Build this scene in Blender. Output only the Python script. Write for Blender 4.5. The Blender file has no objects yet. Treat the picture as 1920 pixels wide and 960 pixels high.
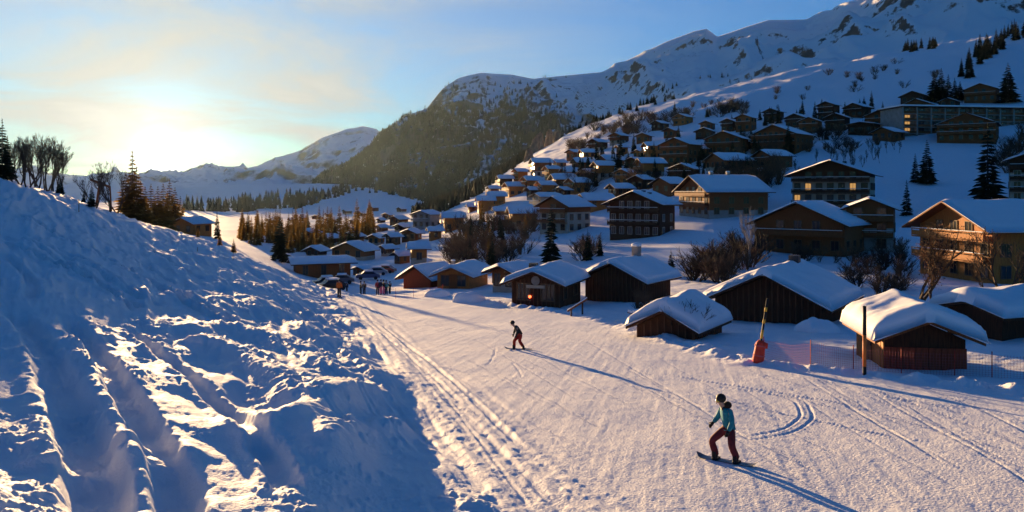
import bpy, math, random
import numpy as np
from mathutils import Vector, Matrix

S = bpy.context.scene
COL = S.collection
rnd = random.Random(7)
F = 1507.0          # focal length in photograph pixels (1920 wide)
HZ = 360.0          # photograph row of the true horizon

# ------------------------------------------------------------------ camera
cam_d = bpy.data.cameras.new('camera')
cam = bpy.data.objects.new('camera', cam_d)
COL.objects.link(cam)
cam.location = (0, 0, 0)
cam.rotation_euler = (math.radians(90), 0, 0)
cam_d.sensor_width = 36.0
cam_d.lens = 36.0 * F / 1920.0
cam_d.shift_y = -(480.0 - HZ) / 1920.0
cam_d.clip_start = 0.2
cam_d.clip_end = 30000
S.camera = cam

# ------------------------------------------------------------------ light
SUN_DIR = Vector(((300 - 960) / F, 1.0, (HZ - 290) / F)).normalized()
SUN_EL = math.asin(SUN_DIR.z)
SUN_AZ = math.atan2(SUN_DIR.x, SUN_DIR.y)
sun_d = bpy.data.lights.new('sun', 'SUN')
sun_d.energy = 4.7
sun_d.angle = math.radians(0.5)
sun_d.color = (1.0, 0.64, 0.30)
sun = bpy.data.objects.new('sun', sun_d)
COL.objects.link(sun)
sun.rotation_euler = SUN_DIR.to_track_quat('Z', 'Y').to_euler()

W = bpy.data.worlds.new('World')
S.world = W
W.use_nodes = True
nt = W.node_tree
nt.nodes.clear()
def wn(t, **kw):
    n = nt.nodes.new(t)
    for k, v in kw.items():
        setattr(n, k, v)
    return n
def wmath(op, a, b=None, clamp=False):
    n = wn('ShaderNodeMath', operation=op, use_clamp=clamp)
    for i, v in enumerate((a, b)):
        if v is None:
            continue
        if isinstance(v, (int, float)):
            n.inputs[i].default_value = v
        else:
            nt.links.new(v, n.inputs[i])
    return n.outputs[0]
sky = wn('ShaderNodeTexSky', sky_type='NISHITA', sun_disc=False)
sky.sun_elevation = SUN_EL
sky.sun_rotation = SUN_AZ
sky.altitude = 1200
sky.air_density = 1.0
sky.dust_density = 0.6
sky.ozone_density = 3.0
tc = wn('ShaderNodeTexCoord')
dotn = wn('ShaderNodeVectorMath', operation='DOT_PRODUCT')
nt.links.new(tc.outputs['Generated'], dotn.inputs[0])
dotn.inputs[1].default_value = SUN_DIR
dt = wmath('MAXIMUM', dotn.outputs['Value'], 0.0)
core = wmath('MULTIPLY', wmath('POWER', dt, 7000.0), 14.0)
halo = wmath('MULTIPLY', wmath('POWER', dt, 450.0), 1.3)
wide = wmath('MULTIPLY', wmath('POWER', dt, 60.0), 0.30)
glow = wmath('ADD', wmath('ADD', core, halo), wide)
# thin cloud, a flat layer seen in perspective
sep = wn('ShaderNodeSeparateXYZ')
nt.links.new(tc.outputs['Generated'], sep.inputs[0])
den = wmath('ADD', wmath('MAXIMUM', sep.outputs['Z'], 0.0), 0.16)
cx = wmath('DIVIDE', sep.outputs['X'], den)
cy = wmath('DIVIDE', sep.outputs['Y'], den)
cmb = wn('ShaderNodeCombineXYZ')
nt.links.new(cx, cmb.inputs[0]); nt.links.new(cy, cmb.inputs[1])
cn = wn('ShaderNodeTexNoise')
cn.inputs['Scale'].default_value = 0.9
cn.inputs['Detail'].default_value = 7.0
cn.inputs['Roughness'].default_value = 0.55
cn.inputs['Distortion'].default_value = 0.6
nt.links.new(cmb.outputs[0], cn.inputs['Vector'])
cm = wn('ShaderNodeMapRange', clamp=True)
cm.inputs['From Min'].default_value = 0.30
cm.inputs['From Max'].default_value = 0.60
nt.links.new(cn.outputs['Fac'], cm.inputs['Value'])
near_sun = wmath('MULTIPLY', wmath('POWER', dt, 10.0), 1.2, True)
cmask = wmath('MULTIPLY', cm.outputs[0], near_sun, True)
tint = wn('ShaderNodeMix', data_type='RGBA', blend_type='MULTIPLY')
tint.inputs[0].default_value = 1.0
nt.links.new(sky.outputs[0], tint.inputs[6])
tint.inputs[7].default_value = (0.29, 0.74, 1.14, 1)
SKY_GAIN = tint
glc = wn('ShaderNodeMix', data_type='RGBA', blend_type='MIX')
nt.links.new(cmask, glc.inputs[0])
nt.links.new(tint.outputs[2], glc.inputs[6])
cr = wn('ShaderNodeValToRGB')
cr.color_ramp.elements[0].position = 0.38; cr.color_ramp.elements[0].color = (1.0, 1.25, 1.5, 1)
cr.color_ramp.elements[1].position = 0.70; cr.color_ramp.elements[1].color = (1.95, 1.98, 1.98, 1)
nt.links.new(cn.outputs['Fac'], cr.inputs[0]); nt.links.new(cr.outputs[0], glc.inputs[7])
add = wn('ShaderNodeVectorMath', operation='ADD')
gcol = wn('ShaderNodeVectorMath', operation='SCALE')
gcol.inputs[0].default_value = (1.0, 0.93, 0.78)
nt.links.new(glow, gcol.inputs['Scale'])
nt.links.new(glc.outputs[2], add.inputs[0])
nt.links.new(gcol.outputs[0], add.inputs[1])
bg = wn('ShaderNodeBackground')
bg.inputs['Strength'].default_value = 0.077
nt.links.new(add.outputs[0], bg.inputs['Color'])
wo = wn('ShaderNodeOutputWorld')
nt.links.new(bg.outputs[0], wo.inputs['Surface'])

S.view_settings.view_transform = 'Standard'
S.view_settings.look = 'None'
S.view_settings.gamma = 1.0
S.view_settings.use_curve_mapping = False
S.view_settings.exposure = 1.76
S.cycles.use_denoising = True
S.cycles.max_bounces = 6
S.cycles.diffuse_bounces = 3
S.cycles.transparent_max_bounces = 6
S.cycles.volume_bounces = 0

# ------------------------------------------------------------------ helpers
def tag(o, label=None, cat=None, group=None, kind=None):
    if label: o['label'] = label
    if cat: o['category'] = cat
    if group: o['group'] = group
    if kind: o['kind'] = kind
    return o

def empty(name, loc, rz=0.0, label=None, cat=None, group=None):
    o = bpy.data.objects.new(name, None)
    o.empty_display_size = 0.2
    COL.objects.link(o)
    o.location = loc
    o.rotation_euler = (0, 0, rz)
    return tag(o, label, cat, group)

def link(name, me, parent=None, loc=None, rz=None):
    o = bpy.data.objects.new(name, me)
    COL.objects.link(o)
    if parent is not None: o.parent = parent
    if loc is not None: o.location = loc
    if rz is not None: o.rotation_euler = (0, 0, rz)
    return o

class MB:
    def __init__(self):
        self.v = []; self.f = []; self.m = []
    def add(self, vs, fs, mi=0):
        b = len(self.v)
        self.v += [tuple(p) for p in vs]
        self.f += [tuple(i + b for i in f) for f in fs]
        self.m += [mi] * len(fs)
    def box(self, x0, x1, y0, y1, z0, z1, mi=0):
        self.add([(x0,y0,z0),(x1,y0,z0),(x1,y1,z0),(x0,y1,z0),(x0,y0,z1),(x1,y0,z1),(x1,y1,z1),(x0,y1,z1)],
                 [(0,3,2,1),(4,5,6,7),(0,1,5,4),(1,2,6,5),(2,3,7,6),(3,0,4,7)], mi)
    def bar(self, a, b, w, h=None, mi=0):
        a = Vector(a); b = Vector(b); d = (b - a).normalized()
        s = d.cross(Vector((0, 0, 1)))
        if s.length < 1e-4: s = Vector((1, 0, 0))
        s.normalize(); t = s.cross(d)
        h = w if h is None else h
        s *= w / 2; t *= h / 2
        vs = [a-s-t, a+s-t, a+s+t, a-s+t, b-s-t, b+s-t, b+s+t, b-s+t]
        self.add(vs, [(0,1,2,3),(7,6,5,4),(0,4,5,1),(1,5,6,2),(2,6,7,3),(3,7,4,0)], mi)
    def tube(self, pts, radii, n=6, mi=0, cap=True):
        pts = [Vector(p) for p in pts]
        base = len(self.v); k = len(pts)
        for i, p in enumerate(pts):
            d = (pts[min(i+1, k-1)] - pts[max(i-1, 0)]).normalized()
            s = d.cross(Vector((0.13, 0.31, 1.0)))
            if s.length < 1e-3: s = d.cross(Vector((1, 0, 0)))
            s.normalize(); t = d.cross(s)
            r = radii[i] if isinstance(radii, (list, tuple)) else radii
            for j in range(n):
                a = 2 * math.pi * j / n
                self.v.append(tuple(p + s * (r * math.cos(a)) + t * (r * math.sin(a))))
        for i in range(k - 1):
            for j in range(n):
                j2 = (j + 1) % n
                self.f.append((base+i*n+j, base+i*n+j2, base+(i+1)*n+j2, base+(i+1)*n+j)); self.m.append(mi)
        if cap:
            self.f.append(tuple(base + j for j in reversed(range(n)))); self.m.append(mi)
            self.f.append(tuple(base + (k-1)*n + j for j in range(n))); self.m.append(mi)
    def mesh(self, name, mats, smooth=False):
        me = bpy.data.meshes.new(name)
        me.from_pydata(self.v, [], self.f)
        if not isinstance(mats, (list, tuple)): mats = [mats]
        for m in mats: me.materials.append(m)
        if len(mats) > 1: me.polygons.foreach_set('material_index', self.m)
        if smooth: me.polygons.foreach_set('use_smooth', [True] * len(self.f))
        me.update()
        return me
    def build(self, name, mats, parent=None, smooth=False, loc=None, rz=None):
        return link(name, self.mesh(name, mats, smooth), parent, loc, rz)

def fast_mesh(name, co, quads, mat, smooth=True, tris=None):
    me = bpy.data.meshes.new(name)
    me.vertices.add(len(co)); me.vertices.foreach_set('co', np.ascontiguousarray(co, dtype=np.float32).ravel())
    f = quads if tris is None else tris
    k = f.shape[1]
    me.loops.add(f.size); me.loops.foreach_set('vertex_index', f.astype(np.int32).ravel())
    me.polygons.add(len(f))
    me.polygons.foreach_set('loop_start', np.arange(0, f.size, k, dtype=np.int32))
    me.polygons.foreach_set('loop_total', np.full(len(f), k, dtype=np.int32))
    me.polygons.foreach_set('use_smooth', np.full(len(f), smooth))
    me.materials.append(mat)
    me.update(calc_edges=True)
    me.validate()
    return me

def grid_quads(nr, nc):
    i = np.arange(nr - 1)[:, None] * nc + np.arange(nc - 1)[None, :]
    return np.stack([i, i + 1, i + nc + 1, i + nc], -1).reshape(-1, 4)

_tab = np.random.RandomState(3).rand(256, 256)
def vnoise(x, y):
    xi = np.floor(x).astype(int); yi = np.floor(y).astype(int)
    fx = x - xi; fy = y - yi
    fx = fx*fx*fx*(fx*(fx*6-15)+10); fy = fy*fy*fy*(fy*(fy*6-15)+10)
    a = _tab[yi & 255, xi & 255]; b = _tab[yi & 255, (xi+1) & 255]
    c = _tab[(yi+1) & 255, xi & 255]; d = _tab[(yi+1) & 255, (xi+1) & 255]
    return (a*(1-fx)+b*fx)*(1-fy) + (c*(1-fx)+d*fx)*fy
def fbm(x, y, octv=4, gain=0.5):
    s = 0; a = 1.0; t = 0
    for k in range(octv):
        s = s + a * (vnoise(x + 17.3*k, y + 9.1*k) - 0.5); t += a
        x = x * 2.03; y = y * 2.03; a *= gain
    return s / t * 2
def ridged(x, y, octv=5, gain=0.5):
    s = 0; a = 1.0; t = 0
    for k in range(octv):
        n = 1 - np.abs(2 * vnoise(x + 31.7*k, y + 5.9*k) - 1)
        s = s + a * n * n; t += a
        x = x * 2.07; y = y * 2.07; a *= gain
    return s / t
def sstep(a, b, x):
    t = np.clip((x - a) / (b - a), 0, 1)
    return t * t * (3 - 2 * t)

# ------------------------------------------------------------------ materials
MATS = {}
def mat(name, col, rough=0.8, col2=None, scale=4.0, stretch=(1,1,1), bump=0.0, bscale=None, spec=0.3, emit=None, estr=0.0, detail=5.0):
    if name in MATS: return MATS[name]
    m = bpy.data.materials.new(name); m.use_nodes = True
    t = m.node_tree; p = t.nodes['Principled BSDF']
    p.inputs['Base Color'].default_value = (*col, 1); p.inputs['Roughness'].default_value = rough
    p.inputs['Specular IOR Level'].default_value = spec
    if emit:
        p.inputs['Emission Color'].default_value = (*emit, 1); p.inputs['Emission Strength'].default_value = estr
    if col2 or bump:
        tcn = t.nodes.new('ShaderNodeTexCoord'); mp = t.nodes.new('ShaderNodeMapping')
        mp.inputs['Scale'].default_value = stretch
        t.links.new(tcn.outputs['Object'], mp.inputs['Vector'])
        nz = t.nodes.new('ShaderNodeTexNoise'); nz.inputs['Scale'].default_value = scale; nz.inputs['Detail'].default_value = detail
        t.links.new(mp.outputs[0], nz.inputs['Vector'])
        if col2:
            r = t.nodes.new('ShaderNodeValToRGB')
            r.color_ramp.elements[0].position = 0.35; r.color_ramp.elements[1].position = 0.65
            r.color_ramp.elements[0].color = (*col, 1); r.color_ramp.elements[1].color = (*col2, 1)
            t.links.new(nz.outputs['Fac'], r.inputs[0]); t.links.new(r.outputs[0], p.inputs['Base Color'])
        if bump:
            b = t.nodes.new('ShaderNodeBump'); b.inputs['Strength'].default_value = bump; b.inputs['Distance'].default_value = 0.05
            n2 = nz
            if bscale:
                n2 = t.nodes.new('ShaderNodeTexNoise'); n2.inputs['Scale'].default_value = bscale; n2.inputs['Detail'].default_value = 4
                t.links.new(mp.outputs[0], n2.inputs['Vector'])
            t.links.new(n2.outputs['Fac'], b.inputs['Height']); t.links.new(b.outputs[0], p.inputs['Normal'])
    MATS[name] = m
    return m

SNOW = mat('snow', (0.80, 0.81, 0.83), 0.75, (0.86, 0.86, 0.86), 1.2, bump=0.55, bscale=16.0, spec=0.25)
ROOFSNOW = mat('roof snow', (0.82, 0.83, 0.85), 0.8, (0.86, 0.86, 0.87), 0.8, bump=0.12, bscale=6.0, spec=0.2)
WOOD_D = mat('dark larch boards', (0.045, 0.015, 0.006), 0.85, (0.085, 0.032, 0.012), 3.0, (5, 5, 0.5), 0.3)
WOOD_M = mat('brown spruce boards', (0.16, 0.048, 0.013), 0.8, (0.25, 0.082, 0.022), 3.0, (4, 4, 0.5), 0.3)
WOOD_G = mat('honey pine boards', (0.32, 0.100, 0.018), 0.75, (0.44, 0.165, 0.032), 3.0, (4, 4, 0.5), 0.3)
WOOD_R = mat('red stained boards', (0.26, 0.038, 0.014), 0.8, (0.38, 0.065, 0.022), 3.0, (5, 5, 0.6), 0.3)
WEATHERED = mat('weathered cover strips', (0.10, 0.045, 0.022), 0.9, (0.16, 0.075, 0.04), 2.0, (5, 5, .5), .3)
PLASTER = mat('white render', (0.34, 0.29, 0.22), 0.9, (0.44, 0.38, 0.29), 0.8, bump=0.1)
STONE = mat('grey stone', (0.20, 0.18, 0.16), 0.9, (0.32, 0.29, 0.26), 2.0, bump=0.4)
CONCRETE = mat('pale concrete', (0.26, 0.23, 0.20), 0.9, (0.34, 0.31, 0.27), 0.7, bump=0.1)
GLASS = mat('dark window glass', (0.015, 0.018, 0.022), 0.12, spec=0.6)
GLOWGLASS = mat('orange glowing pane', (0.3, 0.16, 0.05), 0.4, emit=(1.0, 0.52, 0.16), estr=0.16)  # panes with a weak orange emission of their own
FRAME = mat('window frame wood', (0.16, 0.085, 0.04), 0.7)
FRAME_W = mat('white window frame', (0.42, 0.39, 0.34), 0.6)
METAL = mat('dark metal', (0.03, 0.03, 0.03), 0.5, spec=0.5)
BARK = mat('bark', (0.045, 0.03, 0.02), 0.95, (0.085, 0.06, 0.042), 6.0, (1,1,.3), 0.4)
TWIG = mat('brown twigs', (0.10, 0.055, 0.03), 0.95, (0.16, 0.09, 0.05), 3.0)
TWIG_D = mat('dark twigs', (0.035, 0.024, 0.017), 0.95, (0.065, 0.045, 0.03), 3.0)
TWIG_L = mat('rusty dry leaves', (0.16, 0.075, 0.028), 0.9, (0.24, 0.12, 0.05), 3.0)
BIRCH = mat('birch bark', (0.34, 0.31, 0.27), 0.85, (0.13, 0.11, 0.10), 7.0, (1,1,.4))

def needle_mat(name, c1, c2, snow):
    m = bpy.data.materials.new(name); m.use_nodes = True
    t = m.node_tree; p = t.nodes['Principled BSDF']; p.inputs['Roughness'].default_value = 0.9
    p.inputs['Specular IOR Level'].default_value = 0.15
    tcn = t.nodes.new('ShaderNodeTexCoord')
    nz = t.nodes.new('ShaderNodeTexNoise'); nz.inputs['Scale'].default_value = 5.0; nz.inputs['Detail'].default_value = 3
    t.links.new(tcn.outputs['Object'], nz.inputs['Vector'])
    r = t.nodes.new('ShaderNodeValToRGB')
    r.color_ramp.elements[0].position = 0.3; r.color_ramp.elements[1].position = 0.7
    r.color_ramp.elements[0].color = (*c1, 1); r.color_ramp.elements[1].color = (*c2, 1)
    t.links.new(nz.outputs['Fac'], r.inputs[0])
    n3 = t.nodes.new('ShaderNodeTexNoise'); n3.inputs['Scale'].default_value = 2.3
    t.links.new(tcn.outputs['Object'], n3.inputs['Vector'])
    mr = t.nodes.new('ShaderNodeMapRange'); mr.inputs['From Min'].default_value = 0.72 - snow; mr.inputs['From Max'].default_value = 0.80 - snow
    t.links.new(n3.outputs['Fac'], mr.inputs['Value'])
    mx = t.nodes.new('ShaderNodeMix'); mx.data_type = 'RGBA'
    t.links.new(mr.outputs[0], mx.inputs[0]); t.links.new(r.outputs[0], mx.inputs[6]); mx.inputs[7].default_value = (0.75, 0.77, 0.8, 1)
    t.links.new(mx.outputs[2], p.inputs['Base Color'])
    return m
NEEDLE = needle_mat('spruce needles', (0.010, 0.016, 0.009), (0.030, 0.042, 0.020), 0.0)
NEEDLE_S = needle_mat('snow dusted spruce needles', (0.012, 0.018, 0.010), (0.034, 0.046, 0.024), 0.13)
def translucent(m, c, f):
    t = m.node_tree; p = t.nodes['Principled BSDF']; out = [n for n in t.nodes if n.type == 'OUTPUT_MATERIAL'][0]
    tr = t.nodes.new('ShaderNodeBsdfTranslucent'); tr.inputs['Color'].default_value = (*c, 1)
    mx = t.nodes.new('ShaderNodeMixShader'); mx.inputs[0].default_value = f
    t.links.new(p.outputs[0], mx.inputs[1]); t.links.new(tr.outputs[0], mx.inputs[2]); t.links.new(mx.outputs[0], out.inputs['Surface'])
    return m
NEEDLE_B = needle_mat('brown larch needles', (0.040, 0.028, 0.014), (0.075, 0.055, 0.026), 0.0)

def rock_snow(name, lo, hi, nscale):
    """snow that lets rock through where the slope is steep"""
    m = bpy.data.materials.new(name); m.use_nodes = True
    t = m.node_tree; p = t.nodes['Principled BSDF']; p.inputs['Roughness'].default_value = 0.85
    p.inputs['Specular IOR Level'].default_value = 0.15
    g = t.nodes.new('ShaderNodeNewGeometry'); sp = t.nodes.new('ShaderNodeSeparateXYZ')
    t.links.new(g.outputs['Normal'], sp.inputs[0])
    tcn = t.nodes.new('ShaderNodeTexCoord')
    nz = t.nodes.new('ShaderNodeTexNoise'); nz.inputs['Scale'].default_value = nscale; nz.inputs['Detail'].default_value = 8; nz.inputs['Roughness'].default_value = 0.65
    t.links.new(tcn.outputs['Object'], nz.inputs['Vector'])
    ma = t.nodes.new('ShaderNodeMath'); ma.operation = 'MULTIPLY_ADD'; ma.inputs[1].default_value = 0.7; 
    t.links.new(nz.outputs['Fac'], ma.inputs[0]); t.links.new(sp.outputs['Z'], ma.inputs[2])
    mr = t.nodes.new('ShaderNodeMapRange'); mr.inputs['From Min'].default_value = lo; mr.inputs['From Max'].default_value = hi
    t.links.new(ma.outputs[0], mr.inputs['Value'])
    r2 = t.nodes.new('ShaderNodeValToRGB'); r2.color_ramp.elements[0].color = (0.05, 0.04, 0.034, 1); r2.color_ramp.elements[1].color = (0.17, 0.14, 0.12, 1)
    t.links.new(nz.outputs['Fac'], r2.inputs[0])
    mx = t.nodes.new('ShaderNodeMix'); mx.data_type = 'RGBA'
    t.links.new(mr.outputs[0], mx.inputs[0]); t.links.new(r2.outputs[0], mx.inputs[6]); mx.inputs[7].default_value = (0.82, 0.83, 0.85, 1)
    t.links.new(mx.outputs[2], p.inputs['Base Color'])
    return m

NEEDLE_B = translucent(NEEDLE_B, (.30, .17, .03), .42)
# ------------------------------------------------------------------ the ground
def P(Y): return 470 + 7912.0 / Y            # image row of the piste plane z = -5.25 - 0.073 Y
def pl(*ys): return [(y, P(y)) for y in ys]
NEAR = [3, 5, 8, 12, 16, 22, 30, 42, 60]
COLS = {
 -1100: [(3,1500),(5,1000),(9,680),(15,470),(25,320),(40,230),(60,200),(90,220),(150,300),(300,360),(1000,360),(2400,330)],
 -500: [(3,1800),(5,1150),(9,820),(15,600),(25,430),(40,310),(56,255),(70,258),(90,280),(150,330),(300,380),(1000,375),(2400,340)],
 0:   [(3,2200),(5,1350),(7,1090),(9,960),(13,800),(20,640),(30,500),(40,390),(50,323),(60,328),(80,345),(120,375),(300,405),(1000,388),(2400,352)],
 150: [(3,2300),(5,1450),(8.5,1040),(10,960),(13.5,810),(20,660),(30,540),(42,440),(52,390),(60,370),(70,376),(100,400),(200,422),(400,412),(1000,390),(2400,354)],
 300: [(3,2500),(5,1650),(9,1030),(10.5,960),(14,820),(20,700),(30,590),(45,505),(60,450),(73,422),(85,430),(110,440),(150,442),(250,432),(500,412),(1000,393),(1600,382),(2400,352)],
 400: [(3,2700),(5,1850),(11,970),(15,840),(20,745),(30,635),(45,545),(60,490),(80,450),(95,458),(130,452),(200,440),(300,430),(500,414),(1000,395),(1500,381),(2000,364),(2400,348)],
 500: [(3,2800),(5,1950),(12,975),(16,845),(22,745),(32,650),(48,565),(65,522),(86,492),(105,503),(140,490),(200,465),(300,440),(500,416),(1000,397),(1400,385),(1800,364),(2300,338)],
 600: [(3,2950),(5,2000),(13.3,960),(17,850),(22,765),(30,690),(45,618),(60,580),(80,550),(95,537),(108,545),(125,541),(160,515),(200,495),(280,465),(500,422),(1000,399),(1400,385),(1800,362),(2200,340)],
 700: [(3,3050),(5,2030),(15,975),(18,890),(22,818),(28,745),(35,690),(50,625),(70,581),(90,558),(98,556),(110,552),(125,543),(150,524),(180,506),(250,475),(400,436),(700,410),(1000,400),(1300,389),(1700,364),(2200,345)],
 800: pl(3,5,8,12,16,22,30,42,60,72) + [(85,560),(96,547),(110,541),(130,530),(170,503),(250,465),(330,432),(420,414),(700,405),(1000,399),(1400,385),(1800,368),(2300,350)],
 900: pl(*NEAR) + [(80,566),(95,552),(115,538),(140,510),(180,470),(240,425),(300,395),(350,378),(420,372),(600,385),(1200,398),(2400,372)],
 1000: pl(*NEAR) + [(80,567),(100,545),(140,495),(190,445),(250,402),(320,350),(380,312),(450,288),(560,264),(620,262),(750,300),(1200,380),(2400,370)],
 1100: pl(*NEAR) + [(80,567),(100,540),(135,495),(190,440),(230,402),(300,340),(360,300),(450,258),(600,224),(700,210),(850,232),(1500,330),(2400,340)],
 1200: pl(*NEAR) + [(80,565),(100,535),(130,495),(185,440),(230,370),(300,310),(380,268),(450,235),(600,203),(700,188),(850,210),(1500,320),(2400,330)],
 1300: pl(*NEAR) + [(80,560),(110,515),(150,430),(180,400),(230,350),(280,300),(340,260),(420,225),(600,188),(750,170),(900,190),(1500,310),(2400,320)],
 1450: pl(*NEAR) + [(80,560),(100,525),(130,480),(170,422),(200,382),(240,312),(300,270),(360,225),(450,188),(600,153),(750,128),(900,150),(1500,280),(2400,310)],
 1600: pl(*NEAR) + [(75,572),(100,520),(130,476),(165,432),(200,396),(230,342),(280,285),(330,232),(400,182),(600,132),(750,100),(900,125),(1500,260),(2400,300)],
 1750: pl(*NEAR) + [(72,565),(90,530),(120,488),(150,450),(200,382),(250,302),(290,250),(340,195),(420,150),(600,108),(750,80),(900,110),(1500,250),(2400,300)],
 1920: pl(*NEAR) + [(75,562),(90,530),(120,480),(150,420),(200,340),(260,280),(290,240),(350,180),(450,120),(600,72),(750,38),(900,80),(1500,230),(2400,290)],
 2500: pl(*NEAR) + [(80,545),(120,455),(150,395),(200,315),(260,245),(350,135),(450,75),(600,20),(750,-20),(900,20),(1500,200),(2400,280)],
 3100: pl(*NEAR) + [(80,530),(120,440),(150,370),(200,290),(260,215),(350,105),(450,45),(600,-10),(750,-50),(900,0),(1500,200),(2400,280)],
}
def gsmooth(a, sig, axis):
    k = int(3 * sig) + 1
    w = np.exp(-0.5 * (np.arange(-k, k + 1) / sig) ** 2); w /= w.sum()
    pad = [(0, 0), (0, 0)]; pad[axis] = (k, k)
    b = np.pad(a, pad, mode='edge')
    return np.apply_along_axis(lambda r: np.convolve(r, w, mode='valid'), axis, b)
BU = np.arange(-1100, 3101, 20.0)
BT = np.linspace(math.log(3), math.log(2400), 420)
def base_table():
    us = sorted(COLS)
    zz = []
    for u in us:
        c = COLS[u]
        y = np.array([p[0] for p in c], float); py = np.array([p[1] for p in c], float)
        f = np.interp(u, [-1100, 150, 300, 400, 500, 600], [1.32, 1.32, 1.27, 1.16, 1.08, 1.0])   # the bank lies back a little
        y = y * (1 + (f - 1) * np.interp(y, [5, 10, 75, 130], [0, 1, 1, 0]))
        zz.append(np.interp(np.exp(BT), y, (HZ - py) / F * y))
    zz = np.array(zz)                                   # column, depth
    out = np.empty((len(BT), len(BU)))
    for k in range(len(BT)):
        out[k] = np.interp(BU, us, zz[:, k])
    out = gsmooth(out, 3.0, 0)
    soft = gsmooth(gsmooth(out, 5.0, 1), 5.0, 0)
    out = gsmooth(out, 1.6, 1)
    w = sstep(math.log(100), math.log(190), BT)[:, None]
    return out * (1 - w) + soft * w
BZ = base_table()
def bilin(tab, us, ts, u, t):
    iu = np.clip(np.searchsorted(us, u) - 1, 0, len(us) - 2); it = np.clip(np.searchsorted(ts, t) - 1, 0, len(ts) - 2)
    fu = np.clip((u - us[iu]) / (us[iu+1] - us[iu]), 0, 1); ft = np.clip((t - ts[it]) / (ts[it+1] - ts[it]), 0, 1)
    return (tab[it,iu]*(1-fu)+tab[it,iu+1]*fu)*(1-ft) + (tab[it+1,iu]*(1-fu)+tab[it+1,iu+1]*fu)*ft
def base_z(u, Y): return bilin(BZ, BU, BT, np.asarray(u, float), np.log(np.asarray(Y, float)))

GU = np.concatenate([np.arange(-1100, -160, 24.0), np.arange(-160, 2080, 2.6), np.arange(2080, 3101, 24.0)])
GT = np.concatenate([np.linspace(math.log(3), math.log(7), 20, endpoint=False), np.linspace(math.log(7), math.log(112), 520, endpoint=False),
                     np.linspace(math.log(112), math.log(2400), 210)])
UU, TT = np.meshgrid(GU, GT)
YY = np.exp(TT); XX = (UU - 960) / F * YY
ZB = bilin(BZ, BU, BT, UU.ravel(), TT.ravel()).reshape(UU.shape)

def unproject(u, py, y0=6.0, y1=112.0):
    """plan position of a point of the base ground seen at a photograph pixel"""
    ys = np.exp(np.linspace(math.log(y0), math.log(y1), 400))
    rows = HZ - base_z(np.full(400, float(u)), ys) / ys * F
    k = np.nonzero(rows <= py)[0]
    y = ys[k[0]] if len(k) else ys[-1]
    return ((u - 960) / F * y, y)

def poly_dist(X, Y, pts):
    """distance to a polyline, signed side (+ = right of travel) and position 0..1"""
    best = np.full(X.shape, 1e9); side = np.zeros(X.shape); pos = np.zeros(X.shape)
    n = len(pts) - 1
    for i in range(n):
        ax, ay = pts[i]; bx, by = pts[i+1]
        dx, dy = bx - ax, by - ay; L2 = dx*dx + dy*dy + 1e-9
        t = np.clip(((X-ax)*dx + (Y-ay)*dy) / L2, 0, 1)
        ex, ey = X - ax - t*dx, Y - ay - t*dy
        d = np.sqrt(ex*ex + ey*ey)
        m = d < best
        best[m] = d[m]; side[m] = np.sign(dy*ex - dx*ey)[m]; pos[m] = ((i + t) / n)[m]
    return best, side, pos
def smooth_path(px, n=24):
    pts = np.array([unproject(*p) for p in px]); k = len(pts)
    t = np.linspace(0, k - 1, n)
    xs = np.interp(t, range(k), pts[:, 0]); ys = np.interp(t, range(k), pts[:, 1])
    for _ in range(3):
        xs[1:-1] = (xs[:-2] + 2*xs[1:-1] + xs[2:]) / 4; ys[1:-1] = (ys[:-2] + 2*ys[1:-1] + ys[2:]) / 4
    return list(zip(xs, ys))
DZ = np.zeros_like(XX)
near_rows = YY[:, 0] < 118
def region(pts, pad):
    xs = [p[0] for p in pts]; ys = [p[1] for p in pts]
    r = np.nonzero((YY[:, 0] > min(ys) - pad) & (YY[:, 0] < max(ys) + pad))[0]
    if len(r) == 0: return None
    r0, r1 = r[0], r[-1] + 1
    sub = XX[r0:r1]
    c = np.nonzero(((sub > min(xs) - pad) & (sub < max(xs) + pad)).any(0))[0]
    if len(c) == 0: return None
    return slice(r0, r1), slice(c[0], c[-1] + 1)
def trench(px, w, depth, berm=0.35, rough=0.3, jag=0.0):
    pts = smooth_path(px); sl = region(pts, w * 4 + 0.5)
    if sl is None: return
    X = XX[sl]; Y = YY[sl]
    if jag: Xn = X + jag*fbm(X*1.3, Y*1.3, 3); Yn = Y + jag*fbm(X*1.3+50, Y*1.3, 3)
    else: Xn, Yn = X, Y
    d, s, p = poly_dist(Xn, Yn, pts)
    fade = sstep(0, .08, p) * sstep(0, .08, 1 - p)
    n = 1 + rough * fbm(X*2.2, Y*2.2, 3)
    prof = -depth * np.exp(-(d / (w*.6))**6) + depth * berm * np.exp(-((d - w*.95) / (w*.35))**2) * n
    DZ[sl] += prof * fade
def drift(px, wl, wr, h, lump=0.0):
    """wind drift: gentle on the left, steep on the right of travel"""
    pts = smooth_path(px); sl = region(pts, max(wl, wr) * 3 + 0.5)
    if sl is None: return
    X = XX[sl]; Y = YY[sl]
    d, s, p = poly_dist(X, Y, pts)
    fade = sstep(0, .2, p) * sstep(0, .2, 1 - p)
    w = np.where(s < 0, wl, wr)
    hh = h * (1 + lump * fbm(X*2.5, Y*2.5, 4))
    DZ[sl] += hh * np.exp(-(d / w)**1.6) * fade

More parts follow.
